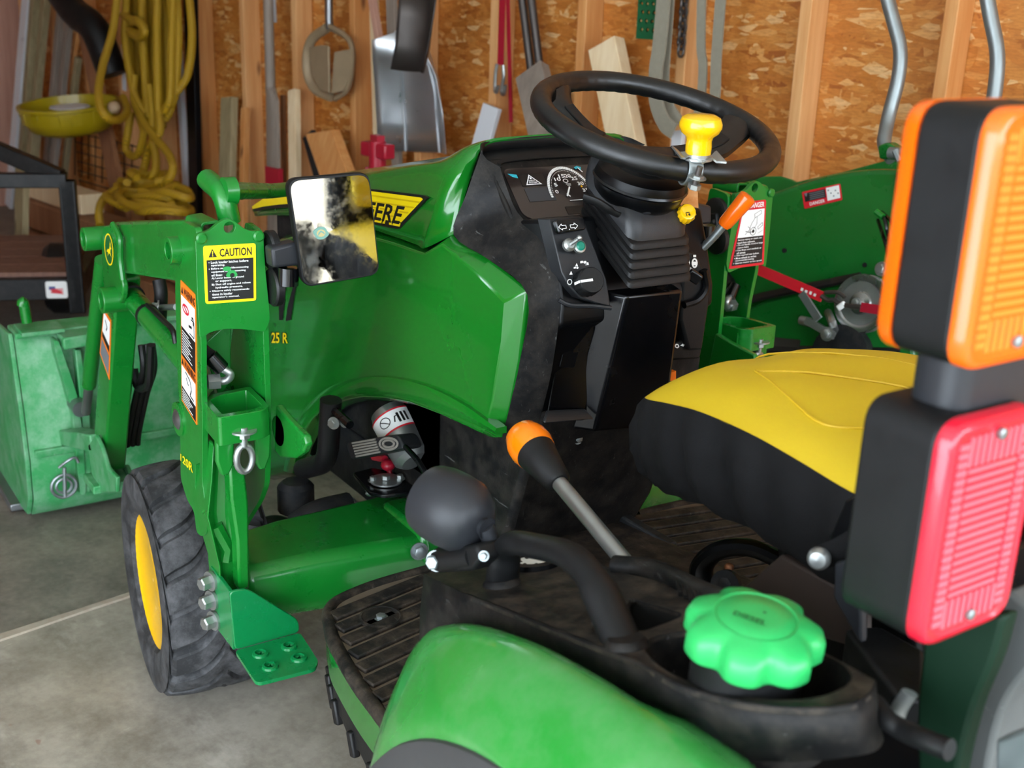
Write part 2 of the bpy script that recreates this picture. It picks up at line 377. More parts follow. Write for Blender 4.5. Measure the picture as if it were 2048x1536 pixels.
board('white_shelf_board','white painted board leaning right of the aluminium scoop','board',white,[(2.9623,-1.1718,0.975),(3.1012,-0.9665,0)],.085,.02)
board('grey_plank','grey sawn plank leaning behind the steering wheel','plank',greyw,[(2.7301,-1.1782,1.1086),(1.7501,-0.9002,0)],.115,.045)
board('new_stud','pale new timber leaning through the steering wheel rim','board',pale,[(2.45,-1.2695,1.2111),(1.842,-1.2255,0)],.115,.05)
board('white_stake','white board edge low behind the yellow spinner knob','board',white,[(2.1389,-1.3308,0.9683),(1.8739,-1.0811,0)],.04,.02)
# oar
o=M(); a,b=V((4.3509,-0.9005,2.0449)),V((4.3067,-0.878,0.9426)); o.tube([a,b],.022,12)
c=V((4.2766,-0.8733,0.8921)); e=V((4.2368,-0.85,0.4642)); e2=c+(e-c)*1.9
o.rings([[p+WDIR*x*wd+WIN*y*th for x,y in((-1,-.5),(-.6,-1),(.6,-1),(1,-.5),(1,.5),(.6,1),(-.6,1),(-1,.5))] for p,wd,th in((b,.02,.02),(c,.042,.015),(c+(e-c)*.5,.048,.012),(e,.05,.01),(e2,.052,.01))])
oar=tag(o.o('oar',greyw),'grey weathered wooden oar standing blade down between studs','oar')
tip=M().rings([[p+WDIR*x*.054+WIN*y*.012 for x,y in((-1,-1),(1,-1),(1,1),(-1,1))] for p in(V((4.2288,-0.8514,0.6079)),V((4.2154,-0.8437,0.4678)))])
lab(tip.o('painted_band',red,oar),'faded red band on the blade')
# post hole digger: looped shaft with split clam blades
pd=thing('post_hole_digger','rusty post hole digger hanging with open clam blades','tool',(3.9266,-0.9874,1.0796))
M().tube([(3.9002,-0.982,2.0764),(3.9134,-0.9796,1.2368),(3.9075,-0.9807,1.2021)],.017,10).o('shaft',steel,pd)
rust=mat('weathered tan steel','#a08d70',.6,metal=.3,var=.25,vs=14,bump=.3)
fr=cr([(3.9246,-0.9776,1.2073),(4.0318,-0.9582,1.1577),(4.074,-0.9506,1.0915),(4.0697,-0.9513,1.0106),(4.0137,-0.9615,0.9533),(3.8972,-0.9825,0.9298)],5)
M().tube(fr,.02,8,flat=(1,.6)).o('frame',rust,pd)
fr=cr([(3.9004,-0.9819,1.2081),(3.7928,-1.0014,1.1738),(3.7571,-1.0078,1.1275),(3.7653,-1.0064,1.0303),(3.7967,-1.0007,0.9693),(3.8728,-0.9869,0.9317)],5)
M().tube(fr,.02,8,flat=(1,.6)).o('frame',rust,pd)
for L_ in ([(4.0409,-0.9413,1.1232),(3.9147,-0.9387,1.1388),(3.8595,-0.9487,1.1375),(3.8577,-0.949,0.9533),(3.9366,-0.9449,0.9553),(4.0233,-0.9445,1.0137)],[(3.7406,-0.9956,1.132),(3.7452,-0.9693,1.1277),(3.8192,-0.956,1.1163),(3.8439,-0.9515,0.9504),(3.7807,-0.9731,0.9668),(3.7523,-0.9935,1.0312)]):
    M().prism(L_,WIN*-.012).o('blade',rust,pd,bevel=.004)
# red stand
rs=thing('red_jack_stand','red steel jack stand head low beside the aluminium scoop','jack stand',(2.9931,-0.7293,0.6266))
b=V((2.9921,-0.7295,0.8329)); zf=V((b.x,b.y,0))
m=M(); m.lathe([(.03,0),(.03,.2)],b-V((0,0,.17)),(0,0,1),12); m.o('post',red,rs)
M().beam(b+WDIR*.07-V((0,0,.0)),b-WDIR*.07+V((0,0,.0)),.05,.045,(0,0,1)).o('saddle',red,rs,bevel=.006)
m=M()
for sx in(-1,1):
    for sy in(-1,1): m.beam(b+WDIR*sx*.03+WIN*sy*.02+V((0,0,-.06)),zf+WDIR*sx*.07+WIN*sy*.06,.03,.012)
m.box(b+V((0,0,.03)),(.05,.03,.04)); m.o('frame',red,rs)
# aluminium grain scoop
alu=mat('brushed aluminium','#d2d7dc',.33,metal=.9,var=.1,vs=9)
dst=mat('dark worn blade steel','#55504d',.45,metal=.75,var=.25,vs=12,bump=.15)
sc=thing('grain_scoop','large bright aluminium grain scoop hanging blade down','shovel',(3.2664,-1.0559,0.9725))
rows=[[(3.4177,-0.9676,1.1794),(3.3671,-0.9767,1.2134),(3.3146,-0.9862,1.2364),(3.2518,-0.9976,1.2421),(3.2066,-1.0057,1.2231),(3.1728,-1.0118,1.1901)],[(3.4587,-0.9906,1.1235),(3.3865,-1.0037,1.1129),(3.3217,-1.0154,1.1165),(3.2584,-1.0268,1.1306),(3.1797,-1.0411,1.1382),(3.1301,-1.05,1.1357)],[(3.4905,-1.0154,1.0109),(3.4142,-1.0292,1.0015),(3.3396,-1.0426,1.0033),(3.2527,-1.0584,1.0187),(3.1743,-1.0725,1.0509),(3.1224,-1.0819,1.0719)],[(3.5073,-1.0327,0.877),(3.427,-1.0472,0.8749),(3.3488,-1.0613,0.8804),(3.261,-1.0772,0.8941),(3.1787,-1.0921,0.9144),(3.1072,-1.105,0.9405)],[(3.5157,-1.0413,0.7601),(3.4346,-1.056,0.7633),(3.3496,-1.0713,0.769),(3.2552,-1.0884,0.7758),(3.175,-1.1029,0.783),(3.097,-1.117,0.7954)]]
off=[.05,-.03,-.05,-.05,.0,.06]
rows=[[V(p)+WIN*o_ for p,o_ in zip(r_,off)] for r_ in rows]
M().grid([cr(r_,4) for r_ in rows]).o('blade',alu,sc,solid=.004)
m=M(); 
for k in(1,3): m.tube(cr([r_[k]+WIN*.006 for r_ in rows],4),.007,6)
m.o('stiffening_rib',alu,sc)
M().tube([V((3.2997,-1.0092,1.2199)),V((3.3015,-1.0902,2.0201))],.02,10).o('handle',greyw,sc)
sp=thing('drain_spade','narrow dark drain spade hanging in front of the aluminium scoop','shovel',(3.1122,-0.9618,1.2088))
rows=[[(3.1596,-0.9329,1.3488),(3.1187,-0.9403,1.3494),(3.0704,-0.949,1.3502),(3.0177,-0.9586,1.3511),(2.9634,-0.9684,1.352)],[(3.17,-0.931,1.2652),(3.1287,-0.9385,1.2648),(3.0745,-0.9483,1.2632),(3.0214,-0.9579,1.2649),(2.9797,-0.9654,1.2727)],[(3.1833,-0.9286,1.1716),(3.1387,-0.9367,1.1703),(3.084,-0.9466,1.1695),(3.0356,-0.9553,1.1685),(3.009,-0.9601,1.1681)],[(3.2083,-0.9241,1.0876),(3.1658,-0.9318,1.0833),(3.1157,-0.9408,1.083),(3.0665,-0.9497,1.0827),(3.0422,-0.9541,1.0843)]]
M().grid([cr([V(p)+WIN*o_ for p,o_ in zip(r_,(.035,0,-.02,0,.03))],4) for r_ in rows]).o('blade',dst,sp,solid=.005)
M().tube([V((3.1177,-0.9557,1.3252)),V((3.1689,-1.0125,1.9656))],.018,10).o('socket',dst,sp)
# ratchet strap with hooks, pipes, chain, webbing, green grating
rsn=thing('hanging_tie_strap','dark red tie strap with steel hooks hanging left of the pipes','strap',(2.9521,-1.194,1.2352))
M().beam((2.9509,-1.1942,1.8111),(2.9397,-1.1861,1.1176),.028,.004,WDIR).o('webbing',red,rsn)
M().beam((2.9592,-1.1876,1.8112),(2.8776,-1.1973,0.925),.016,.004,WDIR).o('tail',red,rsn)
for k,pts in enumerate(([(2.9452,-1.1749,1.1207),(2.9513,-1.1738,1.0828),(2.9519,-1.1737,1.0347),(2.9376,-1.1712,1.0255),(2.9246,-1.1685,1.0471)],[(2.9147,-1.1804,1.119),(2.9103,-1.1812,1.077),(2.9184,-1.1797,1.0303),(2.8931,-1.1742,1.0221),(2.8808,-1.1713,1.0536)])): M().tube(cr(pts,5),.0065,8).o('hook',zinc,rsn)
for lbl,L_ in (('left of two dark iron pipes leaning above the grey plank',[(2.9095,-1.2058,1.5452),(2.8046,-1.2247,1.1089)]),('right of two dark iron pipes leaning above the grey plank',[(2.8661,-1.2136,1.5445),(2.7615,-1.2325,1.1116)])):
    a,b=V(L_[0]),V(L_[1]); b=b+(b-a)*5.6; b=a+(b-a)*((a.z)/(a.z-b.z)) if b.z<0 else b
    tag(M().tube([a,b],.015,10).o('iron_pipe',dst),lbl,'pipe')
gp=thing('green_grating','dark green perforated metal plate hanging near the top of the wall','plate',(2.2679,-1.3075,1.305))
P4=[V(p) for p in ((2.329,-1.2964,1.5066),(2.2065,-1.3186,1.5053),(2.199,-1.3199,1.2316),(2.327,-1.2968,1.2334))]
q=lambda a,b:(P4[0]*(1-a)+P4[1]*a)*(1-b)+(P4[3]*(1-a)+P4[2]*a)*b
holes=[]
for i in range(5):
    for k in range(10):
        a0=.11+i*.18+.05*(k%2); b0=.06+k*.093; holes.append([q(a0,b0-.03),q(a0+.055,b0),q(a0,b0+.03),q(a0-.055,b0)])
M().plate([q(0,0),q(1,0),q(1,1),q(0,1)],holes,WIN*.008).o('plate',mat('dark green enamel','#0c5a36',.4,var=.15),gp)
web=mat('grey webbing','#8f8a7a',.85,var=.2,vs=60,bump=.3,bs=300)
def ribbon(pts,w,th=.003,side=None):
    p=cr(pts,6); m=M(); rs=[]; sd=V(side) if side else WDIR
    for i,c in enumerate(p):
        t=(p[min(i+1,len(p)-1)]-p[max(i-1,0)]).normalized(); x=(sd-t*sd.dot(t)).normalized(); y=t.cross(x)
        rs.append([c+x*w/2+y*th,c-x*w/2+y*th,c-x*w/2-y*th,c+x*w/2-y*th])
    return m.rings(rs)
m=ribbon([(2.169,-1.2644,1.7557),(2.1576,-1.2461,1.2638),(2.156,-1.2362,1.1489),(2.148,-1.2377,1.0619),(2.1115,-1.2443,0.9987),(2.0717,-1.2515,0.9775)],.05)
k2=ribbon([(2.184,-1.2922,1.7595),(2.1779,-1.2831,1.2204),(2.1726,-1.2841,1.1037),(2.1473,-1.2886,1.039),(2.097,-1.2876,0.9947)],.045); m.add(k2.v,k2.f)
tag(m.o('webbing_sling',web),'looped grey webbing sling hanging over the green plate','strap')
m=ribbon([(2.101,-1.3173,1.7552),(2.0679,-1.3233,1.2683),(2.0504,-1.3265,1.1697),(2.0472,-1.327,1.0689),(2.0502,-1.3163,1.0103)],.03)
k2=ribbon([(2.0026,-1.325,1.7481),(1.9966,-1.326,1.2569),(1.9947,-1.3264,1.173),(1.9891,-1.3274,1.088),(1.9994,-1.3255,1.015)],.035); m.add(k2.v,k2.f)
tag(m.o('webbing_strap',web),'narrow grey webbing strap hanging in front of a stud','strap')
ch=thing('steel_chain','short rusty steel chain hanging right of the webbing sling','chain',(2.1577,-1.3274,1.2939))
for k in range(-15,9):
    c=V((2.1571,-1.3275,1.3821))+(V((2.1548,-1.3279,1.2074))-V((2.1571,-1.3275,1.3821)))*(k/8)
    ax=WDIR if k%2 else WIN
    ring=[c+ax*math.cos(a)*.013+V((0,0,1))*math.sin(a)*.02 for a in [2*PI*i/14 for i in range(14)]]
    M().tube(ring,.0045,6,closed=True).o('link',dst,ch)
# ---------------- yellow rope ----------------
ropem=NT('yellow braided rope'); wv=ropem.n('TexWave',{'Vector':ropem.co((1,1,1),(.5,.4,.8)),'Scale':60,'Distortion':1.5}).outputs[0]
ropem.i(ropem.p,'Base Color',ropem.mix(wv,lin('#8a6c06'),lin('#c79d12'))); ropem.p.inputs['Roughness'].default_value=.6; ropem.bump(wv,.5,.004); ropem=ropem.m
rp=thing('rope_hank','long hank of yellow rope hanging and piled below the wall','rope',(5.1495,-0.6139,1.057))
rnd=random.Random(3); RR=.019
def rope(pts,name='strand',n=7): return M().tube(cr(pts,n),RR,8).o(name,ropem,rp)
TOPS=[[(5.5042,-0.5904,1.3366),(5.4565,-0.5991,1.3372),(5.4093,-0.6076,1.3379),(5.3626,-0.616,1.3385),(5.3165,-0.6244,1.3391),(5.2709,-0.6326,1.3397),(5.2258,-0.6408,1.3404),(5.1813,-0.6488,1.341),(5.1372,-0.6568,1.3415),(5.0936,-0.6647,1.3421),(5.0505,-0.6724,1.3427),(5.0079,-0.6801,1.3433),(4.9658,-0.6878,1.3439),(4.9241,-0.6953,1.3444),(4.9011,-0.6995,1.3447)]][0]
MIDS=[[(5.4143,-0.566,1.1385),(5.3879,-0.5708,1.1042),(5.3302,-0.5813,1.1417),(5.2955,-0.5875,1.0965),(5.2376,-0.598,1.1452),(5.1908,-0.6064,1.1195),(5.1421,-0.6152,1.1488),(5.1037,-0.6222,1.1049),(5.0586,-0.6303,1.152),(5.0154,-0.6381,1.1133),(4.9722,-0.646,1.1553),(4.9397,-0.6518,1.1121),(4.897,-0.6596,1.1581),(4.8696,-0.6645,1.1152),(4.8348,-0.6708,1.1386)]][0]
LOWS=[[(5.3177,-0.5632,0.9305),(5.3003,-0.5663,0.8362),(5.2617,-0.5733,0.8153),(5.2134,-0.582,0.8666),(5.1822,-0.5877,0.798),(5.135,-0.5962,0.8489),(5.1142,-0.6,0.78),(5.0618,-0.6094,0.8777),(5.0396,-0.6134,0.8214),(4.996,-0.6213,0.8596),(4.9739,-0.6253,0.8036),(4.9447,-0.6306,0.8863),(4.9167,-0.6357,0.8428),(4.8807,-0.6422,0.8684),(4.8422,-0.6491,0.9612)]][0]
BOTS=[[(5.2024,-0.5637,0.7847),(5.1592,-0.5715,0.7291),(5.1658,-0.5703,0.6807),(5.1049,-0.5813,0.7577),(5.0908,-0.5839,0.6762),(5.0577,-0.5898,0.7384),(5.057,-0.59,0.6677),(5.0164,-0.5973,0.7539),(5.0026,-0.5998,0.7084),(4.9785,-0.6042,0.7457),(4.9751,-0.6048,0.6947),(4.9575,-0.608,0.7592),(4.9589,-0.6077,0.7475),(4.9303,-0.6129,0.7847),(4.8966,-0.619,0.8674)]][0]
for k in range(15):
    o_=WIN*((k*37)%7-3)*.012
    rope([V(TOPS[k])+o_,V(MIDS[k])+o_*1.4,V(LOWS[k])+o_*1.2,V(BOTS[k])+o_*.6])
for k in range(0,14,2):
    o_=WIN*(((k*53)%7-3)*.010-.03); rope([V(TOPS[k]).lerp(V(TOPS[k+1]),.5)+o_,V(MIDS[k+1])+o_,V(LOWS[k]).lerp(V(LOWS[k+1]),.5)+o_,V(BOTS[k])+o_+V((0,0,.05))])
rope([(5.3041,-0.525,1.3244),(5.2051,-0.4616,1.144),(5.0599,-0.3659,0.9926),(4.896,-0.2939,0.8713),(4.8091,-0.2893,0.7911),(4.8618,-0.3611,0.7625),(5.0744,-0.4649,0.7815),(5.2404,-0.4959,0.83)])
rope([(5.2339,-0.5275,0.7588),(5.2133,-0.5008,0.6658),(5.2457,-0.4949,0.59),(5.1934,-0.5044,0.5546),(5.1124,-0.519,0.5806),(5.0761,-0.5357,0.6673),(5.0943,-0.5527,0.7357)])
rope([(5.2101,-0.5521,0.9375),(5.1938,-0.5348,0.8214),(5.0547,-0.5294,0.7401),(4.8984,-0.5374,0.6747),(4.7112,-0.5407,0.6161),(4.6198,-0.5267,0.5607),(4.6596,-0.4992,0.5004),(4.8127,-0.4512,0.4583),(4.9465,-0.4067,0.4297),(5.0406,-0.3795,0.4366)])
rope([(5.0647,-0.5784,0.9009),(5.0157,-0.567,0.7662),(4.9623,-0.5461,0.6559),(4.881,-0.5303,0.5729),(4.8556,-0.5044,0.5076),(4.9977,-0.4584,0.4575),(5.1089,-0.418,0.4489)])
rope([(4.9502,-0.5788,0.7835),(4.889,-0.5594,0.698),(4.9953,-0.5402,0.629),(5.0591,-0.5286,0.527),(5.0462,-0.5106,0.4936),(4.9506,-0.5178,0.4894)])
rope([(5.3538,-0.5567,1.2101),(5.2131,-0.5516,1.1954),(5.1042,-0.5611,1.1762),(5.0684,-0.5676,1.1506),(5.1522,-0.5626,1.1294),(5.285,-0.5589,1.1429)],'knot')
rope([(5.2812,-0.5698,1.1778),(5.1048,-0.5509,1.1939),(5.0164,-0.5567,1.1478),(5.0912,-0.5533,1.1158),(5.2225,-0.5499,1.1312)],'knot')
pc=[(300,352,.45,52,14),(305,372,.46,66,17),(298,388,.5,80,20),(310,398,.52,86,22),(292,410,.55,78,18),(322,405,.5,70,20),(270,400,.56,60,20),(345,385,.46,55,22),(330,420,.52,62,16),(265,395,.58,66,24)]
PC=[[(4.7996,-0.4739,0.512),(4.7385,-0.4646,0.4751),(4.6909,-0.4326,0.4473),(4.5937,-0.4298,0.4395),(4.6391,-0.4013,0.4117),(4.5396,-0.4396,0.4315),(4.7437,-0.3824,0.4149),(4.5328,-0.4916,0.4741),(4.4635,-0.433,0.4194),(4.7221,-0.366,0.4306)]][0]
for k,(c,(a,b,d,rx,ry)) in enumerate(zip(PC,pc)):
    ph=rnd.random()*6; c=V(c); sx=rx/2310*5.2; sy=sx*rnd.uniform(.45,.8)
    ring=[c+WDIR*math.cos(t_+ph)*-sx*(1+.12*math.sin(3*t_))+WIN*math.sin(t_+ph)*sy+V((0,0,.012*math.sin(2*t_+k))) for t_ in [2*PI*i/18 for i in range(16)]]
    rope(ring,'coil',4)
rope([(4.8856,-0.3567,0.453),(4.9332,-0.2973,0.4028),(4.8882,-0.2547,0.3542),(4.8424,-0.2426,0.293)])
# lumber heap carrying the rope
lb=[('long brown plank lying lowest under the yellow rope pile',4.7,.50,.05,2.2,.22,.10,brownw),('brown plank lying on top of the heap under the rope',4.8,.46,.19,2.0,.2,.14,brownw),('pale cut timber end sticking out left of the rope pile',5.5,.46,.315,.7,.12,.1,pale)]
for l_,s_,y_,z_,ln,wd,th,mt in lb:
    tag(M().box((s_,y_,z_),(ln,wd,th)).o('lumber_plank',mt,mw=WMX,bevel=.004),l_,'plank')
# yellow tub
yt=mat('mustard plastic','#a8930e',.4,var=.12,vs=8,coat=.2)
tb=thing('yellow_tub','shallow round yellow plastic tub with ribs hanging left of the rope','tub',(5.7469,-0.3637,0.7154))
c=V((5.7505,-0.363,0.6974)); axis=(V((0,0,1))+WIN*.12+WDIR*-.03).normalized()
m=M(); m.lathe([(.02,-.03),(.16,-.03),(.21,-.005),(.238,.045),(.242,.1),(.254,.105),(.254,.12),(.236,.12),(.225,.05),(.16,.0),(.02,-.005)],c-axis*.05,axis,40); tub=m.o('shell',yt,tb)
x=axis.orthogonal().normalized(); y=axis.cross(x)
for k in range(14):
    a=2*PI*k/14; d=x*math.cos(a)+y*math.sin(a); M().beam(c+d*.232-axis*.015,c+d*.243+axis*.048,.05,.012,axis.cross(d)).o('rib',yt,tb,bevel=.003)
M().prism([c+axis*.045+(x*math.cos(a)*.11+y*math.sin(a)*.08) for a in [2*PI*k/9 for k in range(9)]],axis*.004).o('paper_sheet',whp,tb)
M().ball(V((5.1161,-0.4167,0.7948)),.03,n=10).o('grip_ball',mat('wooden ball','#b39a78',.5),tb)
board('treated_post','treated post holding the yellow tub from below','board',olive,[(6.3371,-0.2976,0.5622),(6.5116,-0.2377,0)],.06,.05)
m=M()
for k in range(9):
    m.beam(V((6.5057,-0.5517,0.5376))+WDIR*-.1*k*.9,V((6.5563,-0.5426,0.2766))+WDIR*-.1*k*.9,.005,.005)
for k in range(6):
    z=V((0,0,-.055*k)); m.beam(V((6.5074,-0.5514,0.5288))+z,V((6.5074,-0.5514,0.5288))+z+WDIR*-.85,.005,.005)
mo=m.o('wire_mesh_panel',blks); tag(mo,'black wire mesh panel under the yellow tub','mesh panel')
# cart: black steel frame, plank deck, flag sticker
brownd=m_wood('dark deck board','#6d4a3c','#85604e')
ct=thing('utility_trailer','black steel utility trailer with a wooden deck at far left','trailer',(4.1,.5,0))
fp=mat('black frame paint','#07080a',.4,var=.2,vs=20,dust=.05,spec=.3)
K=lambda a,b,w,t,nm='rail',sd=(0,0,1):M().beam(a,b,w,t,sd).o(nm,fp,ct,bevel=.004)
c0=V((4.0623,0.0563,0.2931)); c0.z=.27; ex=V((math.sin(R(-18)),math.cos(R(-18)),0))*-1; ex=-ex   # deck edge heading left
A=V((4.0529,0.0612,0.2614)); Bq=V((4.2841,0.6662,0.1396)); dl=(Bq-A); dl.z=0; dl.normalize(); fwd=V((dl.y,-dl.x,0)); 
if fwd.x<0: fwd=-fwd
A=V((A.x,A.y,.20)); tw=.09
K(A,A+dl*1.6,.085,.05); K(A+fwd*.8,A+fwd*.8+dl*1.6,.085,.05); K(A,A+fwd*.8,.085,.05)
A2=V((4.1426,-0.0185,0.6233)); hz=A2.z
K(V((A.x,A.y,.1)),V((A.x,A.y,hz)),.06,.05,'post',dl); K(V((A.x,A.y,hz)),V((A.x,A.y,hz))+dl*1.6,.055,.05,'top_rail')
K(V((A.x,A.y,hz)),V((A.x,A.y,.1)),.05,.05,'post',dl)
q1=V((A.x,A.y,hz+.01))+dl*.02; q2=V((4.2356,0.3262,0.7545)); K(q1,q2,.06,.05,'brace')
for k in range(5):
    p=A+fwd*(.02+k*.155)+V((0,0,.045)); M().beam(p+fwd*.075+dl*.03,p+fwd*.075+dl*1.6,.15,.03,fwd).o('deck_plank',brownd,ct,bevel=.003)
for k in(0,1):
    wc=A+dl*(.12+1.3*k)+fwd*.4; wc.z=.15; m=M(); m.lathe([(.05,-.05),(.13,-.055),(.15,-.03),(.15,.03),(.13,.055),(.05,.05)],wc,dl,24); m.o('wheel',rub,ct)
fl=Decal(*[A+dl*a+V((0,0,b))-fwd*.0255 for a,b in((.11,.033),(.03,.033),(.03,-.035),(.11,-.035))],-fwd); fl.base(0,.01)
blu=mat('blue print','#3a4a8a',.5,var=.02)
fl.rect(.15,.3,.45,.5,2); 
for k in range(4): fl.poly([(.2+.1*k,.45+.02*k),(.8,.42+.1*k),(.8,.47+.1*k),(.2,.5+.06*k)],1)
fl.o('flag_sticker',[whp,rdp,blu],ct,'white sticker with a small waving flag')
board('cream_board','pale board edge behind the trailer rail at the far left','board',olive,[(5.2416,-0.0079,0.5265),(5.2169,0.0534,0)],.1,.03)

# ---------------- front loader ----------------
ld=thing('front_loader','green front loader with masts, arms and bucket fixed to the tractor','loader',(1.0,.52,0))
def mir(m,s):
    if s<0: m.v=[V((a.x,-a.y,a.z)) for a in m.v]
    return m
def mp(p,s): return V((p[0],p[1]*s,p[2]))
def circ(c,r,ax,n=14,ref=None):
    c=V(c); z=V(ax).normalized(); x=V(ref) if ref else z.orthogonal(); x=(x-z*x.dot(z)).normalized(); y=z.cross(x)
    return [c+x*math.cos(2*PI*k/n)*r+y*math.sin(2*PI*k/n)*r for k in range(n)]
def mast(s):
    side='left' if s>0 else 'right'
    # rear cover plate with lifting hole
    out=rc([(0.995,0.5723,0.9954),(0.995,0.5509,0.9999),(0.995,0.5372,1.0108),(0.995,0.5244,1.0163),(0.995,0.5134,1.0105),(0.995,0.4996,0.9986),(0.995,0.4869,0.994),(0.995,0.4715,0.995),(0.995,0.4698,0.9336),(0.995,0.4666,0.8891),(0.995,0.4653,0.858),(0.995,0.4731,0.8402),(0.995,0.4903,0.8447),(0.995,0.5134,0.8499),(0.995,0.5363,0.8527),(0.995,0.5576,0.8508),(0.995,0.5737,0.8422),(0.995,0.5743,0.8881),(0.995,0.5735,0.9449)],.006,4,True)
    m=M(); m.plate(out,[circ((0.995,0.522,1.0024),.0085,(1,0,0))],(.009,0,0)); cap=mir(m,s).o('mast_cap_plate',greenb,ld,bevel=.0018)
    for px in ((0.995,0.5646,0.9905),(0.995,0.4795,0.9868)):
        mir(M().lathe([(.0085,0),(.0085,.004),(.006,.006)],px,(-1,0,0),16),s).o('rivet',greenb,cap)
    # side plates
    oy=[(1.0683,0.568,1.0035),(1.0021,0.568,1.0031),(1.0118,0.568,0.9409),(1.0143,0.568,0.8829),(1.008,0.568,0.8381),(1.018,0.568,0.7718),(1.021,0.568,0.7071),(1.0293,0.568,0.6513),(1.039,0.568,0.602),(1.0239,0.568,0.5313),(1.031,0.568,0.5146),(1.0546,0.568,0.4977),(1.0817,0.568,0.4934),(1.0881,0.568,0.5296),(1.1216,0.568,0.5359),(1.1498,0.568,0.5634),(1.1431,0.568,0.602),(1.1346,0.568,0.679),(1.1316,0.568,0.7521),(1.1235,0.568,0.8382),(1.1182,0.568,0.8942),(1.0984,0.568,0.9645)]
    m=M(); m.plate(rc(oy,.012,3,True),[[(1.0671,0.568,0.617),(1.0465,0.568,0.6286),(1.0484,0.568,0.5857),(1.063,0.568,0.5673),(1.0761,0.568,0.5752)]],(0,-.009,0)); sp=mir(m,s).o('mast_side_plate',greenb,ld,bevel=.0015)
    iy=[(1.0607,0.466,0.9976),(1.0073,0.466,0.991),(1.0047,0.466,0.9312),(0.9996,0.466,0.8538),(0.9994,0.466,0.7618),(1.0008,0.466,0.6961),(1.005,0.466,0.6447),(1.0164,0.466,0.5826),(1.0451,0.466,0.5437),(1.106,0.466,0.4834),(1.1344,0.466,0.4531),(1.1613,0.466,0.4656),(1.1814,0.466,0.5),(1.1912,0.466,0.5801),(1.1898,0.466,0.6711),(1.1502,0.466,0.7697),(1.1041,0.466,0.8642),(1.0653,0.466,0.9515)]
    m=M(); m.plate(rc(iy,.012,3,True),[],(0,.009,0)); sp2=mir(m,s).o('mast_side_plate',greenb,ld,bevel=.0015)
    # inner channel
    m=M(); m.plate(rc([(1.04,0.5485,1.0032),(1.04,0.5213,1.0057),(1.04,0.5187,0.9966),(1.04,0.5193,0.9833),(1.04,0.5495,0.9841)],.006,3,True),[rc([(1.04,0.5449,0.9993),(1.04,0.5246,1.0008),(1.04,0.5238,0.9851),(1.04,0.5456,0.9868)],.004,3,True)],(.07,0,0)); mir(m,s).o('cross_channel',greenb,ld,bevel=.001)
    m=M(); m.prism([(1.1,0.536,0.8006),(1.1,0.4884,0.8352),(1.1,0.4928,0.7367),(1.1,0.5123,0.7061)],(.02,0,0)); mir(m,s).o('gusset',greenb,ld,bevel=.002)
    # pivot sleeve
    c=V((1.093,0.568,0.9549)); m=M(); m.lathe([(.021,-.02),(.021,.016),(.013,.016),(.013,-.01)],c,(0,1,0),24); mir(m,s).o('pivot_sleeve',greenb,ld,bevel=.001)
    m=M(); m.lathe([(.0128,0),(.0128,.004),(.001,.004)],c+V((0,-.004,0)),(0,1,0),20); mir(m,s).o('pivot_pin',dst,ld)
    c=V((1.1385,0.568,0.6709)); m=M(); m.lathe([(.016,0),(.017,.004),(.012,.007),(.006,.009)],c,(0,1,0),20); mir(m,s).o('pivot_pin',steel,ld)
    m=M(); m.lathe([(.028,-.004),(.028,.003),(.016,.003)],c,(0,1,0),20); mir(m,s).o('pin_collar',greenb,ld)
    # receiver pocket (open channel) and lug plates under it
    o_=[(1.0323,0.5634,0.735),(1.0532,0.5373,0.735),(1.0625,0.4755,0.735),(0.9593,0.4839,0.735),(0.9459,0.5019,0.735),(0.945,0.5697,0.735)]
    tp=[V(p) for p in o_]; n_=rc(tp,.006,3,True)
    ce=sum((V(p) for p in tp),V())/6
    m=M(); m.plate(n_,[[ce+(p-ce)*.76 for p in n_]],(0,0,-.045)); mir(m,s).o('latch_pocket',greenb,ld,bevel=.002)
    m=M(); m.prism([ce+(p-ce)*.8+V((0,0,-.035)) for p in n_],(0,0,-.008)); mir(m,s).o('pocket_floor',greenb,ld)
    m=M(); f=[(0.962,0.5669,0.7291),(0.962,0.4831,0.7276),(0.962,0.4818,0.6952),(0.962,0.4849,0.6509),(0.962,0.4927,0.6335),(0.962,0.5024,0.6337),(0.962,0.5075,0.647),(0.962,0.5068,0.6867),(0.962,0.5112,0.694),(0.962,0.5331,0.6955),(0.962,0.5396,0.6895),(0.962,0.5428,0.6499),(0.962,0.5513,0.6353),(0.962,0.5621,0.6359),(0.962,0.5687,0.6589)]
    m.plate(f,[],(.012,0,0)); mir(m,s).o('latch_bracket',greenb,ld,bevel=.003)
    m=M(); m.prism([(0.9924,0.462,0.7227),(0.9461,0.462,0.7147),(0.8851,0.462,0.7077),(0.8785,0.462,0.6958),(0.8903,0.462,0.6798),(0.9213,0.462,0.6593),(0.9808,0.462,0.6398),(1.0047,0.462,0.6441)],(0,-.012,0)); mir(m,s).o('latch_ear',greenb,ld,bevel=.003)
    m=M(); m.lathe([(.001,0),(.024,0),(.024,.008),(.001,.008)],(0.9856,0.462,0.6822),(0,-1,0),20); mir(m,s).o('ear_spacer',greenb,ld)
    # upright web and cast post
    m=M(); m.prism([(0.985,0.5424,0.6456),(0.985,0.5175,0.6325),(0.985,0.5136,0.5689),(0.985,0.5176,0.424),(0.985,0.5358,0.4253),(0.985,0.5353,0.5141),(0.985,0.5419,0.5835)],(.028,0,0)); mir(m,s).o('upright_bar',greenb,ld,bevel=.004)
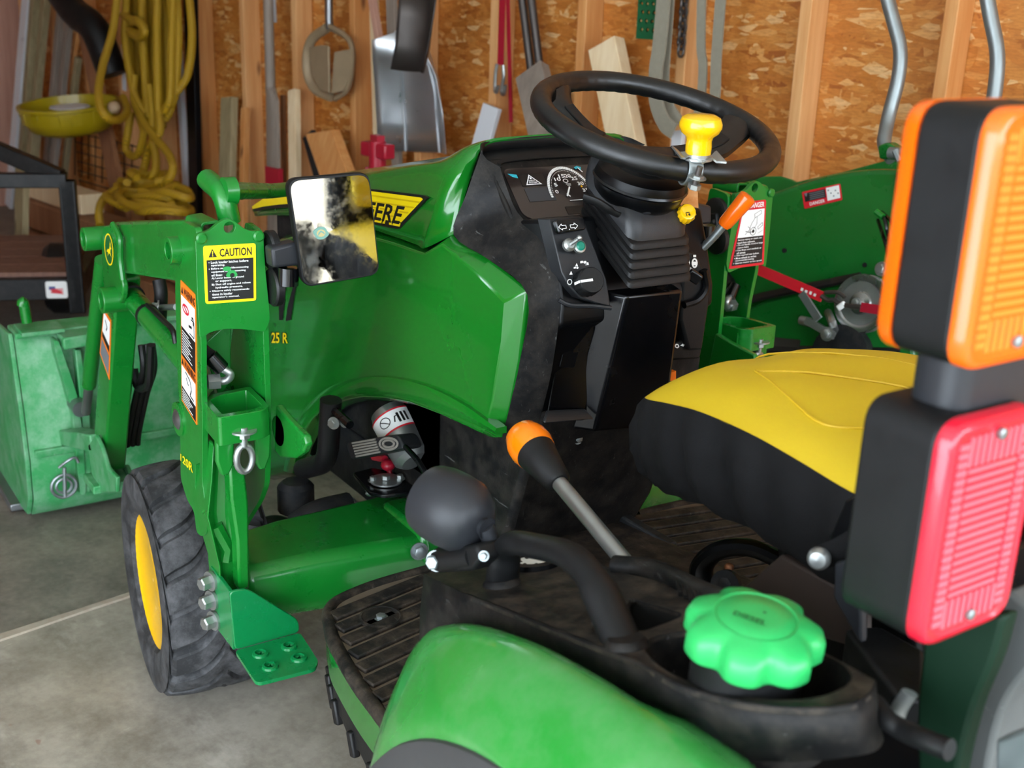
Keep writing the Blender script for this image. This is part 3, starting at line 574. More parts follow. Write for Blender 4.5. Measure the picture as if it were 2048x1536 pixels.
    SEC=[[(1.005,0.5575,0.67),(1.005,0.5278,0.6646)],[(1.01,0.5618,0.6115),(1.01,0.5238,0.6037)],[(1.01,0.5711,0.5505),(1.01,0.5232,0.5397)],[(1.01,0.5637,0.506),(1.01,0.5234,0.4963)],[(1.01,0.5562,0.4606),(1.01,0.5236,0.4523)],[(1.01,0.5554,0.4072),(1.01,0.5225,0.3983)]]
    rs=[]
    for (a,b),dp in zip(SEC,(.10,.10,.085,.07,.06,.06)):
        a,b=V(a),V(b); w_=(b-a); rs.append([a,a+w_*.35+V((.022,0,0)),a+w_*.7+V((.018,0,0)),b,b+V((dp,0,0)),a+V((dp,0,0))])
    m=M(); m.rings(rs); mir(m,s).o('cast_post',greenb,ld,bevel=.005,seg=3)
    m=M(); m.tube([(1.03,0.554,0.5256),(1.03,0.5356,0.4819),(1.03,0.5391,0.4606)],.012,8); mir(m,s).o('cast_rib',greenb,ld)
    # eye bolt
    c=V((0.95,0.5304,0.6622)); m=M(); m.tube([c+V((0,math.cos(a)*.0125,math.sin(a)*.021)) for a in [2*PI*k/20 for k in range(20)]],.0052,10,closed=True)
    m.lathe([(.006,.02),(.007,.05)],c,(0,0,1),12); eb=mir(m,s).o('eye_bolt',zinc,ld)
    m=M(); m.bolt(c+V((0,0,.042)),(0,0,-1),.010,.012,False); m.lathe([(.02,0),(.02,.003)],c+V((0,0,.043)),(0,0,1),18); mir(m,s).o('bolt_head',zinc,eb)
    # hose with elbow fitting
    m=M(); m.tube(cr([(1.08,0.5504,0.8077),(1.06,0.5443,0.7994),(1.05,0.5379,0.7941)],5),.011,10); mir(m,s).o('hydraulic_hose',rub,ld)
    m=M(); m.tube([(1.045,0.5434,0.7986),(1.04,0.5274,0.777)],.0125,10); mir(m,s).o('hose_ferrule',blkg,ld)
    m=M(); m.tube(rc([(1.04,0.5273,0.7786),(1.035,0.5137,0.7684),(1.04,0.5204,0.7566),(1.05,0.5374,0.7555)],.012,5),.0065,10); m.lathe([(.013,0),(.013,.018),(.010,.02)],(1.045,0.5297,0.7566),(.2,.97,0),6); mir(m,s).o('elbow_fitting',zinc,ld)
    # front guard tube joining the masts
    return cap,sp
capL,spL=mast(1); capR,spR=mast(-1)
# guard hoop: post tube out of the mast, then across the hood front
p=[V((1.06,0.4958,1.0021)),V((1.1,0.4878,1.0277)),V((1.16,0.4781,1.0259)),V((1.191,0.44,1.0208)),V((1.3115,0.3,1.0049))]
g=M(); a=V((1.07,0.494,0.995)); b=V((1.07,0.5021,1.0383)); g.tube(rc([a,b,b+V((.07,0,.012))],.03,6),.0165,14); g.o('guard_tube',greenb,ld)
c=b+V((.0,-.012,.004)); g=M(); g.lathe([(.021,-.006),(.021,.012)],c,(0,1,0),18); g.tube([c,V((1.3816,0.3,0.9859)),V((1.4906,0.2,0.9702))],.0135,14); g.o('guard_tube',greenb,ld)
# arms (left as photographed, right mirrored)
def arm(s):
    Y0=.51; TH=-.05
    m=M(); m.prism([(1.2341,0.51,0.9716),(1.6703,0.51,0.8956),(1.697,0.51,0.8753),(1.7139,0.51,0.7868),(1.5763,0.51,0.8114),(1.2522,0.51,0.8643)],(0,TH,0)); ar=mir(m,s).o('arm_beam',greenb,ld,bevel=.006)
    m=M(); m.prism([(1.7063,0.51,0.7884),(1.754,0.51,0.7213),(1.8227,0.51,0.6406),(1.9273,0.51,0.4643),(2.0054,0.51,0.3058),(2.0047,0.51,0.2496),(1.9221,0.51,0.2798),(1.7266,0.51,0.6858),(1.6878,0.51,0.7771)],(0,TH,0)); lg=mir(m,s).o('arm_leg',greenb,ld,bevel=.005)
    kp=rc([(1.7357,0.516,0.877),(1.6554,0.516,0.8946),(1.6251,0.516,0.8787),(1.6258,0.516,0.8495),(1.6306,0.516,0.8046),(1.6169,0.516,0.7779),(1.6346,0.516,0.7491),(1.682,0.516,0.7158),(1.7595,0.516,0.7018),(1.7652,0.516,0.7612),(1.7583,0.516,0.8244)],.012,4,True)
    m=M(); m.prism(kp,(0,-.012,0)); kn=mir(m,s).o('knee_plate',greenb,ld,bevel=.003)
    m=M(); m.tube(cr([(1.6398,0.52,0.8976),(1.6183,0.52,0.8879),(1.5981,0.52,0.8743),(1.605,0.52,0.8345),(1.5976,0.52,0.7972)],5),.006,8); mir(m,s).o('knee_rim',greenb,kn)
    for c,r in (((1.7788,0.516,0.8451),.024),((1.6751,0.516,0.7419),.026)):
        m=M(); m.lathe([(r,-.02),(r,.03),(r*.62,.03),(r*.62,.01)],c,(0,1,0),24); mir(m,s).o('pin_boss',greenb,ld,bevel=.002)
    # boom cylinder
    a=V((1.6805,0.485,0.7435)); b=V((1.1359,0.5,0.6931)); d=(b-a).normalized()
    m=M(); m.tube([a,b],.0215,18); cy=mir(m,s).o('boom_cylinder',greenb,ld)
    m=M(); m.tube([a-d*.02,a+d*.012],.0255,18); mir(m,s).o('cylinder_gland',rub,cy)
    m=M(); m.tube([a+d*.115,a+d*.127],.0228,16); mir(m,s).o('hose_tie',rub,cy)
    m=M(); m.tube(cr([a+d*.12+V((0,0,.02)),(1.4603,0.49,0.748),(1.3698,0.5,0.7528),(1.3546,0.5,0.7291)],6),.005,8); mir(m,s).o('tie_tail',rub,cy)
    # bucket cylinder
    a=V((1.8584,0.49,0.7819)); b=V((2.0788,0.49,0.4402)); m=M(); m.tube([a,b],.017,16); cy=mir(m,s).o('bucket_cylinder',greenb,ld)
    m=M(); m.tube([b,b+(b-a)*.25],.011,14); mir(m,s).o('cylinder_rod',steel,cy)
    # hose run behind the leg
    for k in range(3):
        m=M(); m.tube(cr([V((1.798,0.44,0.605))+V((.0,-.012*k,0)),V((1.7959,0.44,0.5496))+V((0,-.012*k,0)),V((1.8658,0.44,0.4718))+V((0,-.012*k,0)),V((1.9467,0.44,0.3623))+V((0,-.012*k,0)),V((1.9423,0.44,0.3145))+V((.03,-.012*k,0))],6),.007,8); mir(m,s).o('hydraulic_hose',rub,ld)
    m=M(); m.tube(cr([(1.8668,0.44,0.5319),(1.8452,0.44,0.4954),(1.7655,0.44,0.5246),(1.7415,0.44,0.5705),(1.723,0.44,0.6246)],6),.009,8); mir(m,s).o('hydraulic_hose',rub,ld)
    m=M(); m.bolt(V((1.5804,0.46,0.7403)),(.3,.9,.1),.010,.014); m.tube([(1.5672,0.46,0.7434),(1.4885,0.455,0.7621)],.006,8); mir(m,s).o('hose_fitting',zinc,ld)
    m=M(); m.tube(cr([(1.6031,0.45,0.7891),(1.5961,0.45,0.7607),(1.6134,0.45,0.7061)],5),.013,10); mir(m,s).o('hydraulic_hose',rub,ld)
    # foot bracket of the leg
    m=M(); m.prism([(1.9834,0.525,0.3285),(1.9073,0.525,0.3785),(1.8613,0.525,0.3645),(1.8219,0.525,0.3312),(1.7502,0.525,0.3341),(1.7605,0.525,0.2954),(1.9156,0.525,0.236),(1.9773,0.525,0.2626)],(0,-.01,0)); mir(m,s).o('carrier_plate',greend,ld,bevel=.003)
    m=M(); m.prism([(2.0315,0.455,0.2416),(1.9466,0.455,0.2786),(1.9019,0.455,0.2638),(1.9296,0.455,0.2159),(2.0507,0.455,0.1695)],(0,-.01,0)); mir(m,s).o('carrier_plate',greend,ld,bevel=.003)
    x0=V((1.9156,0.525,0.236)); x1=V((1.9296,0.455,0.2159)); m=M(); m.box((x0.x+.03,.49,x0.z+.012),(.09,.10,.02)); mir(m,s).o('carrier_foot',greend,ld,bevel=.003)
    m=M(); m.beam((1.96,.50,.34),(2.3,.50,.24),.05,.04); mir(m,s).o('carrier_link',greend,ld,bevel=.004)
    return lg
lgL=arm(1); arm(-1)
# bucket
bk=[]
def bsec(y): return [V((x,y,z)) for x,z in ((2.335,.515),(2.325,.47),(2.300,.34),(2.285,.20),(2.295,.09),(2.34,.035),(2.50,.02),(2.86,.012))]
m=M(); ys=[-.6,-.4,-.2,0,.2,.4,.6]; m.grid([bsec(y) for y in ys]); bucket=m.o('bucket_shell',greend,ld,solid=.007)
for s in(1,-1):
    side=[(2.335,.515),(2.325,.47),(2.300,.34),(2.285,.20),(2.295,.09),(2.34,.03),(2.50,.014),(2.86,.006),(2.86,.03),(2.56,.42),(2.50,.50)]
    M().prism([V((x,.6*s,z)) for x,z in side],(0,.012*s,0)).o('bucket_end',greend,bucket,bevel=.003)
    M().beam((2.42,.617*s,.02),(2.86,.617*s,.012),.04,.02).o('wear_strip',steel,bucket,bevel=.003)
    # vertical mounting hooks on the back
    ht=rc([(2.255,0.5241,0.5089),(2.255,0.5117,0.5048),(2.255,0.4928,0.4214),(2.255,0.4798,0.3606),(2.255,0.4752,0.2667),(2.255,0.4775,0.1307),(2.255,0.4807,0.0897),(2.255,0.4953,0.0928),(2.255,0.4952,0.2163),(2.255,0.4947,0.3101),(2.255,0.5072,0.391),(2.255,0.5216,0.4705)],.01,3,True)
    m=M(); m.prism(ht,(.04,0,0)); mir(m,s).o('mounting_hook',greend,bucket,bevel=.003)
    m=M(); m.prism([(2.26,0.4752,0.4756),(2.26,0.461,0.4737),(2.26,0.4512,0.3546),(2.26,0.4532,0.234),(2.26,0.4668,0.0918),(2.26,0.484,0.0955),(2.26,0.4751,0.238),(2.26,0.4741,0.3714)],(.035,0,0)); mir(m,s).o('mounting_hook',greend,bucket,bevel=.003)
    m=M(); m.lathe([(.02,0),(.02,.06)],(2.28,0.482,0.3335),(-1,0,0),16); mir(m,s).o('pivot_pin',steel,bucket)
    m=M(); m.beam((2.27,0.5063,0.5002),(2.27,0.4321,0.5035),.07,.03); mir(m,s).o('mounting_rail',greend,bucket,bevel=.004)
M().box((2.36,0,.512),(.10,1.2,.014)).o('top_lip',greend,bucket,bevel=.004)
M().beam((2.275,.59,.215),(2.275,-.59,.215),.014,.02).o('stiffener',greend,bucket,bevel=.003)
M().box((2.33,.54,.522),(.10,.10,.01)).o('hook_pad',greend,bucket,bevel=.002)
M().tube(rc([(2.33,0.5669,0.5398),(2.33,0.5685,0.5716),(2.33,0.5708,0.597),(2.33,0.5745,0.5824)],.012,4),.013,10).o('grab_hook',greenb,bucket)
# linch pin ring on the bucket back
c=V((2.25,0.5329,0.1275)); m=M(); m.tube([c+V((0,math.cos(a)*.03,math.sin(a)*.03)) for a in [2*PI*k/24 for k in range(24)]],.0045,8,closed=True); m.tube([c+V((0,math.cos(a)*.019,math.sin(a)*.019)) for a in [2*PI*k/20 for k in range(20)]],.004,8,closed=True)
m.tube([c+V((0,0,-.03)),c+V((0,-.005,.05))],.005,8); m.tube(cr([(2.25,0.5406,0.1794),(2.24,0.5209,0.1968),(2.24,0.5023,0.2026),(2.24,0.495,0.1877)],5),.004,8); m.o('linch_pin_ring',zind,bucket)
m=M(); m.tube(circ((2.275,0.5066,0.2414),.014,(1,0,0),18),.006,8,closed=True); m.o('lug_ring',greend,bucket)
# foot step on the left mast
fs=M()
fs.prism([(1.0508,0.558,0.4455),(0.9652,0.558,0.4397),(0.962,0.558,0.3378),(1.0442,0.558,0.3395)],(0,-.006,0)); step=fs.o('foot_step',greens,ld,bevel=.001)
x0=V((0.9652,0.558,0.4397)).x
q=[(0.955,0.5615,0.4455),(0.955,0.5318,0.4419),(0.955,0.4495,0.3638),(0.955,0.4475,0.3403),(0.955,0.5572,0.3403)]
M().prism(rc(q,.01,4,True),(.006,0,0)).o('step_back',greens,step,bevel=.0015)
zz=V((0.955,0.5572,0.3403)).z
pts=[V(p) for p in [(0.9519,0.5583,0.3423),(0.9519,0.4488,0.3423),(0.9214,0.4517,0.3423),(0.8585,0.4583,0.3423),(0.8417,0.4717,0.3423),(0.8475,0.5582,0.3423),(0.8551,0.5631,0.3423)]]
hs=[]
for c in ([V(p) for p in [(0.921,0.5284,0.3423),(0.9194,0.4815,0.3423),(0.8803,0.4814,0.3423),(0.88,0.5292,0.3423)]]):
    hs.append([c+V((math.cos(a)*(.0085 if k%2 else .004),math.sin(a)*(.0085 if k%2 else .004),0)) for k,a in enumerate([2*PI*k/12 for k in range(12)])])
M().plate(rc(pts,.008,4,True),hs,(0,0,-.006)).o('tread_plate',greens,step,bevel=.0012)
for c in ([V(p) for p in [(0.921,0.5284,0.3423),(0.9194,0.4815,0.3423),(0.8803,0.4814,0.3423),(0.88,0.5292,0.3423)]]):
    m=M(); m.lathe([(.009,-.0055),(.0145,-.0055),(.0125,.0035),(.0085,.0045),(.0085,-.004)],c,(0,0,1),16); m.o('grip_dimple',greens,step)
for c in ((1.0379,0.561,0.4261),(1.0379,0.561,0.3919),(1.0334,0.561,0.3568)):
    m=M(); m.bolt(c,(-.25,1,0),.0115,.022); m.o('bolt',zinc,step)
# stickers
d=Decal((0.9945,0.5624,0.9789),(0.9945,0.4839,0.9768),(0.9945,0.4864,0.8906),(0.9945,0.5631,0.8937),(-1,0,0)).base(0,.004)
d.rect(.05,.245,.95,.955,1); d.poly([(.09,.2),(.165,.055),(.25,.2)],1); d.text('!',.158,.09,.18,.185,0)
d.text('CAUTION',.30,.06,.92,.20,1)
LT=['Lock loader latches before','operating.','Before servicing/disconnecting','equipment or disconnecting','oil lines:','A) Lower loader to ground','or support.','B) Shut off engine and relieve','hydraulic pressure.','Observe safety recommenda-','tions in loader',"operator's manual."]
WD_=[.76,.28,.76,.7,.22,.66,.34,.8,.56,.78,.42,.56]
IN_=[.13,.13,.13,.13,.13,.13,.2,.13,.2,.13,.13,.13]
for k,(a,wd,i_) in enumerate(zip(LT,WD_,IN_)): d.text(a,i_,.268+k*.055,min(i_+wd*.95,.93),.268+k*.055+.042,2)
for k in (0,2,9): d.rect(.085,.28+k*.055,.10,.295+k*.055,2)
d.poly([(.36+.06*math.cos(a)*(1+.2*math.sin(3*a))*1.7+.16,.5+.075*math.sin(a)*(1+.2*math.cos(2*a))) for a in [2*PI*k/18 for k in range(18)]],3); d.ell(.53,.525,.045,.038,1); d.ell(.43,.41,.08,.04,3)
d.o('caution_sticker',[yep,ink,whp,grp],capL,'yellow and black CAUTION sticker')
d=Decal((1.0853,0.5685,0.9106),(1.0186,0.5685,0.9023),(1.0471,0.5685,0.6906),(1.1152,0.5685,0.7104),(0,1,0)).base(0)
d.rect(.04,.11,.96,.36,1); d.rect(.04,.36,.96,.60,2); d.rect(.04,.685,.96,.86,1); d.rect(.04,.86,.96,.985,2)
d.text('WARNING',.22,.03,.97,.095,2); d.poly([(.05,.09),(.12,.035),(.19,.09)],2); d.text('WARNING',.22,.61,.97,.675,2); d.poly([(.05,.67),(.12,.615),(.19,.67)],2)
d.line([(.35+.2*math.cos(a),.19+.03*math.sin(a)) for a in [2*PI*k/16 for k in range(17)]],.05,3); d.line([(.22,.17),(.48,.21)],.05,3)
d.line([(.6,.34),(.9,.34),(.9,.22),(.7,.22)],.03,2,.3); d.line([(.55,.29),(.75,.28)],.06,2,.3); d.line([(.85,.25),(.85,.2),(.75,.2)],.05,2,.3)
d.line([(.3,.70),(.6,.72),(.7,.78),(.6,.84),(.85,.84)],.04,2,.3); d.line([(.35,.74),(.5,.78)],.04,2,.3)
for k in range(9): d.rect(.1,.385+k*.022,.55+.35*((k*7)%3)/3,.393+k*.022,1)
for k in range(5): d.rect(.1,.875+k*.021,.6+.3*((k*5)%3)/3,.883+k*.021,1)
d.o('warning_sticker',[orp,whp,ink,rdp],spL,'orange and white WARNING sticker pair')
d=Decal((1.7983,0.5105,0.6921),(1.7484,0.5105,0.6805),(1.7994,0.5105,0.5366),(1.8624,0.5105,0.5794),(0,1,0)).base(0); d.rect(.08,.05,.92,.45,1); d.rect(.08,.45,.92,.56,2); d.rect(.08,.62,.92,.95,3)
d.line([(.3,.15),(.6,.22),(.5,.3)],.08,2,.3); d.o('warning_sticker',[orp,whp,ink,gyp],lgL,'small worn orange and white sticker')
d=Decal((1.7212,0.5165,0.8695),(1.6563,0.5165,0.8712),(1.6717,0.5165,0.8012),(1.7348,0.5165,0.8086),(0,1,0))
d.m.mi=0; d.k=1; d.ell(.5,.5,.5,.5,0); d.ell(.5,.5,.42,.45,1)
d.poly([(.25,.62),(.4,.5),(.55,.48),(.62,.36),(.6,.2),(.66,.3),(.74,.2),(.7,.36),(.8,.42),(.7,.46),(.68,.56),(.78,.7),(.66,.62),(.5,.62),(.36,.78),(.42,.62)],0)
d.o('emblem_sticker',[yep,dkg],ld,'oval green and yellow leaping deer emblem')
# right mast danger sticker
d=Decal((0.9945,-0.4946,0.977),(0.9945,-0.5543,0.9782),(0.9945,-0.5657,0.8488),(0.9945,-0.4717,0.8485),(-1,0,0)).base(0,.004)
d.rect(.06,.13,.94,.54,1); d.rect(.06,.54,.94,.96,2); d.text('DANGER',.28,.025,.92,.105,1); d.poly([(.08,.11),(.16,.02),(.24,.11)],1)
d.line([(.55,.2),(.8,.15),(.83,.2),(.58,.26),(.55,.2)],.012,2,1.5); d.line([(.6,.25),(.48,.34),(.42,.45),(.52,.47),(.68,.35),(.66,.24)],.012,2,1.5)
d.line([(.72,.4),(.88,.34),(.9,.38),(.74,.44),(.72,.4)],.012,2,1.5); d.line([(.57+.1*math.cos(a),.46+.06*math.sin(a)) for a in [2*PI*k/14 for k in range(15)]],.014,2,1.5); d.ell(.57,.46,.045,.025,2)
d.line([(.3,.5),(.46,.42),(.36,.38)],.012,2,1.5); d.line([(.74,.5),(.9,.46)],.008,2,1.5); d.line([(.3,.45),(.5,.48)],.02,2,1.5)
for k,(a,wd) in enumerate((('Serious injury or death can',.8),('result from rollovers.',.58),('Do not handle round or large',.84),('square bales.',.36),('Use Rops and seatbelt at',.76),('all times.',.28),('Add required rear ballast.',.7),('Move wheels to widest',.62),('recommended setting.',.56),('Operate tractor at low speed.',.84))):
    i_=.09+(.04 if k>1 else 0); d.text(a,i_,.56+k*.039,min(i_+wd,.93),.56+k*.039+.03,1)
    if k in(2,4,6,7,9): d.rect(.085,.567+k*.039,.10,.58+k*.039,1)
d.o('danger_sticker',[rdp,whp,ink],capR,'red and white DANGER sticker')
d=Decal((1.1369,0.5685,0.6138),(1.0774,0.5685,0.6176),(1.0782,0.5685,0.5977),(1.1397,0.5685,0.598),(0,1,0)); d.k=1; d.text('120R',0.0,0.1,1,.95,0); d.o('model_number',[yep],spL,'yellow number lettering')

# ---------------- tractor ----------------
tr=thing('tractor','green compact tractor with yellow seat parked facing away','tractor',(0,0,0))
def sym(pts): return [V(p) for p in pts]+[V((p[0],-p[1],p[2])) for p in reversed(list(pts))]
# hood: upper shell lofted over sections from cowl to nose (half sections, mirrored)
HS=[[(0.9298,0.188,0.979),(0.931,0.166,1.0366),(0.9252,0.146,1.1023),(.925,.128,1.122),(.925,.07,1.126),(.925,0,1.128)],
    [(0.9933,0.201,0.9461),(0.9552,0.192,1.0243),(0.9347,0.172,1.0802),(.965,.145,1.108),(.97,.07,1.114),(.97,0,1.116)],
    [(1.02,0.2,0.9459),(0.988,0.194,1.0233),(0.986,0.176,1.0745),(1.03,.150,1.080),(1.05,.075,1.089),(1.05,0,1.091)],
    [(1.0997,0.199,0.9446),(1.0728,0.193,1.0103),(1.0963,0.175,1.0537),(1.12,.150,1.062),(1.12,.08,1.072),(1.12,0,1.075)],
    [(1.2743,0.198,0.9394),(1.2817,0.192,0.9829),(1.3122,0.173,1.0125),(1.32,.145,1.020),(1.33,.08,1.030),(1.33,0,1.034)],
    [(1.5126,0.192,0.9116),(1.5298,0.186,0.9381),(1.5826,0.165,0.954),(1.58,.135,.966),(1.60,.08,.976),(1.60,0,.980)],
    [(1.7368,0.165,0.875),(1.7583,0.158,0.8927),(1.813,0.138,0.9006),(1.77,.11,.922),(1.80,.06,.928),(1.81,0,.930)],
    [(1.9031,0.135,0.8435),(1.9268,0.128,0.8472),(1.9731,0.11,0.8468),(1.90,.085,.868),(1.93,.045,.870),(1.94,0,.870)]]
rows=[]
for h in HS:
    s=[V(p) for p in h]; full=cr(s+[V((p.x,-p.y,p.z)) for p in reversed(s[:-1])],4); rows.append(full)
cols=list(zip(*rows)); cols=[cr(c,4) for c in cols]; rows=[list(r) for r in zip(*cols)]
m=M(); m.grid(rows); hood=m.o('hood',green,tr,solid=.006,ang=30)
# flat chamfered plate used for body panels
def inset(pts,d,nr):
    p=[V(a) for a in pts]; n=V(nr).normalized(); out=[]; N=len(p)
    for i in range(N):
        a,b,c=p[i-1],p[i],p[(i+1)%N]; t1=(b-a).normalized(); t2=(c-b).normalized()
        n1=n.cross(t1); n2=n.cross(t2); k=n1+n2; k=k/max(k.length_squared/2,.35); dd=d[i] if isinstance(d,list) else d; out.append(b+k*dd)
    return out
def area2(p,n): 
    s=V()
    for i in range(len(p)): s+=V(p[i-1]).cross(V(p[i]))
    return s.dot(V(n))
def panel(pts,nr,ins,rise,th,m=None):
    p=[V(a) for a in pts]; n=V(nr).normalized()
    if area2(p,n)<0: p=p[::-1]; ins=ins[::-1] if isinstance(ins,list) else ins
    q=[a+n*rise for a in inset(p,ins,n)]; m=m or M()
    b=[a-n*th for a in p]; N=len(p); k=len(m.v)
    m.add(b+p+q,[[k_ for k_ in range(N)][::-1]]+[(i,(i+1)%N,(i+1)%N+N,i+N) for i in range(N)]+[(i+N,(i+1)%N+N,(i+1)%N+2*N,i+2*N) for i in range(N)]+[list(range(2*N,3*N))])
    return m
sidepx=[(0.9331,0.186,0.9767),(0.8226,0.186,0.9588),(0.7223,0.186,0.9343),(0.7335,0.186,0.8276),(0.753,0.186,0.7519),(0.7758,0.186,0.6914),(0.8011,0.186,0.6829),(0.9309,0.186,0.675),(1.032,0.186,0.6636),(1.1233,0.186,0.6446),(1.212,0.186,0.6194),(1.3078,0.186,0.5819),(1.4004,0.186,0.53),(1.4707,0.186,0.4726),(1.5194,0.186,0.4137),(1.5603,0.186,0.3416),(1.7113,0.186,0.2736),(1.8614,0.186,0.2565),(1.9529,0.186,0.3284),(1.9576,0.186,0.5172),(1.8776,0.186,0.7047),(1.7478,0.186,0.7986),(1.5929,0.186,0.859),(1.4317,0.186,0.9052),(1.2384,0.186,0.9357),(1.1064,0.186,0.9415),(0.9906,0.186,0.9445)]
INS=[.012,.02,.026,.024,.022,.02,.012,.01,.01,.01,.01,.01,.01,.01,.01,.01,.01,.02,.02,.02,.02,.02,.01,.01,.008,.006,.006]
m=panel(sidepx,(0,1,0),INS,.020,.012); sp_=m.o('hood_side_panel',green,tr,bevel=.003,seg=3)
m=panel(sidepx,(0,1,0),INS,.020,.012); mir(m,-1); m.v=[a+V((.03,.055,0)) for a in m.v]; m.o('hood_side_panel',green,tr,bevel=.003,seg=3)
# wheel arch flare
m=M(); cA=[V(p) for p in [(0.7484,0.207,0.7108),(0.8647,0.207,0.7015),(0.9774,0.207,0.6893),(1.0835,0.207,0.6712),(1.1799,0.207,0.6459),(1.2742,0.207,0.6097),(1.3652,0.207,0.5603),(1.4393,0.207,0.504),(1.4983,0.207,0.4361),(1.537,0.207,0.3601)]]; cB=[V(p) for p in [(0.749,0.207,0.721),(0.8505,0.207,0.7284),(0.9613,0.207,0.7237),(1.0745,0.207,0.7048),(1.1836,0.207,0.6762),(1.2952,0.207,0.6332),(1.3998,0.207,0.5757),(1.4839,0.207,0.5091),(1.5457,0.207,0.4311),(1.5865,0.207,0.3478)]]
a=cr(cA,5); b=cr(cB,5); n_=len(a); up_=V((0,.012,0))
m.rings([[q1-up_,q1+up_*.45,q1.lerp(q2,.55)+up_*.75,q2+up_*.5,q2-up_] for q1,q2 in zip(a,b)]); m.o('arch_flare',green,sp_)
# hood vents
for L_ in ([(1.5961,0.2062,0.724),(1.567,0.2062,0.7621),(1.5566,0.2062,0.7623),(1.5804,0.2062,0.685),(1.5967,0.2062,0.6811)],[(1.5491,0.2062,0.7221),(1.5179,0.2062,0.7707),(1.5053,0.2062,0.7724),(1.538,0.2062,0.6953),(1.5619,0.2062,0.6874)]):
    M().prism(L_,(0,.002,0)).o('vent_slot',void,sp_)
d=Decal((1.6506,0.2065,0.6449),(1.552,0.2065,0.6686),(1.554,0.2065,0.6403),(1.653,0.2065,0.6155),(0,1,0)); d.k=1
for k in range(4): d.text('25 R',.02+.02*k,.08+.02*k,.93+.02*k,.9+.02*k,1 if k<3 else 0)
d.o('model_decal',[yep,ink],sp_,'yellow 25 R lettering with black shadow')
# name decal on the hood
hd=[V(p) for p in ((1.3569,0.198,0.9966),(0.9875,0.198,1.03),(1.0391,0.198,0.9636),(1.3592,0.198,0.9372))]
d=Decal(*hd,(0,1,0)); d.m.mi=1; d.k=1
P0_=[(.03,0),(.95,0),(1.0,.04),(.99,.10),(.86,.97),(.82,1.0),(.03,.99)]
d.m.prism([d.at(a,b,0) for a,b in P0_],-d.n*.004)
d.poly([(.03,.055),(.945,.065),(.965,.10),(.85,.80),(.03,.84)],0)
for k in range(4): d.poly([(.03,.15+.17*k),(.955-.035*k,.17+.16*k),(.95-.035*k,.215+.16*k),(.03,.19+.17*k)],2)
d.text('DEERE',.335,.40,.85,.92,0); d.text('DEERE',.32,.36,.835,.86,1)
d.o('name_decal',[yep,ink,mat('deep yellow print','#d9b400',.4)],hood,'yellow and black lettering decal')
# stripe at the nose
d=Decal((1.7692,0.19,0.9199),(1.5142,0.19,0.9623),(1.5173,0.19,0.9107),(1.7741,0.19,0.8706),(0,1,0))
rs=[]
for k,(x0,y0,y1,yy) in enumerate(((506,417,420,.131),(530,401,416,.157),(560,390,413,.176),(605,385,412,.193))): rs.append((x0,y0,y1,yy))
t_=[[(1.9135,0.135,0.8624),(1.7701,0.162,0.9041),(1.6356,0.18,0.9359),(1.4952,0.193,0.9623)]][0]; b_=[[(1.9,0.138,0.8591),(1.7665,0.164,0.8875),(1.63,0.183,0.9144),(1.4919,0.195,0.9396)]][0]; bb=[[(1.8856,0.139,0.8558),(1.7588,0.165,0.8823),(1.6281,0.184,0.9075),(1.4924,0.195,0.9317)]][0]
o_=V((-.004,.005,.002)); m=M(); m.grid([[V(p)+o_ for p in t_],[V(p)+o_ for p in b_]]); m.mi=1; m.grid([[V(p)+o_ for p in b_],[V(p)+o_ for p in bb]]); m.o('nose_stripe',[yep,ink],hood)
# engine bay mass, radiator, chassis
M().box((1.38,0,.70),(.75,.30,.42)).o('engine_block',cast,tr,bevel=.02)
M().box((1.72,0,.66),(.06,.33,.34)).o('radiator',cast,tr,bevel=.005)
for s in(1,-1): M().box((1.25,.115*s,.41),(1.1,.02,.13)).o('frame_rail',cast,tr,bevel=.004)
# black cowl shroud beside the dash
ro=[[V(p) for p in [(0.897,0.16,1.1077),(0.8984,0.184,1.044),(0.9132,0.196,0.9818),(0.8131,0.192,0.9605),(0.7119,0.192,0.9307),(0.7247,0.192,0.8309),(0.7467,0.192,0.7548),(0.7666,0.192,0.6924)]],
    [V(p) for p in [(0.8939,0.15,1.0957),(0.8801,0.166,1.0457),(0.879,0.17,1.0081),(0.7836,0.168,0.9798),(0.7093,0.168,0.9324),(0.7091,0.17,0.8472),(0.7224,0.172,0.7825),(0.7476,0.172,0.7193)]],
    [V(p) for p in [(0.8801,0.136,1.0864),(0.8558,0.14,1.0628),(0.8192,0.142,1.0274),(0.7368,0.146,0.9941),(0.6956,0.147,0.9296),(0.7014,0.147,0.8462),(0.7156,0.147,0.7806),(0.7373,0.147,0.7183)]]]
for s in(1,-1):
    m=M(); m.grid([cr(r_,4) for r_ in ro]); mir(m,s)
    if s<0: m.v=[a+V((.03,.06,0)) for a in m.v]
    m.o('cowl_shroud',blkd,tr,ang=40)
# dash hood between green cowl and display
ho=[V(p) for p in [(0.897,0.16,1.1077),(.925,.138,1.119),(.925,.07,1.124),(.925,0,1.126)]]
hi=[V(p) for p in [(0.8841,0.1306,1.0841),(0.8891,0.1212,1.0891),(0.8896,0.0273,1.0896),(0.8844,-0.0378,1.0844)]]
hi=[V((p.x,max(p.y,0),p.z)) for p in hi]; hi[3]=V((.893,0,1.093)); hi[2]=V((.893,.06,1.093)); hi[1]=V((.89,.122,1.09))
md=[a.lerp(b,.5)+V((.03,0,-.004)) for a,b in zip(ho,hi)]
full=lambda r_: cr([V(p) for p in r_]+[V((p[0],-p[1],p[2])) for p in reversed(r_[:-1])],4)
m=M(); m.grid([full(ho),full(md),full(hi)]); m.o('dash_hood',blk,tr,solid=.003)
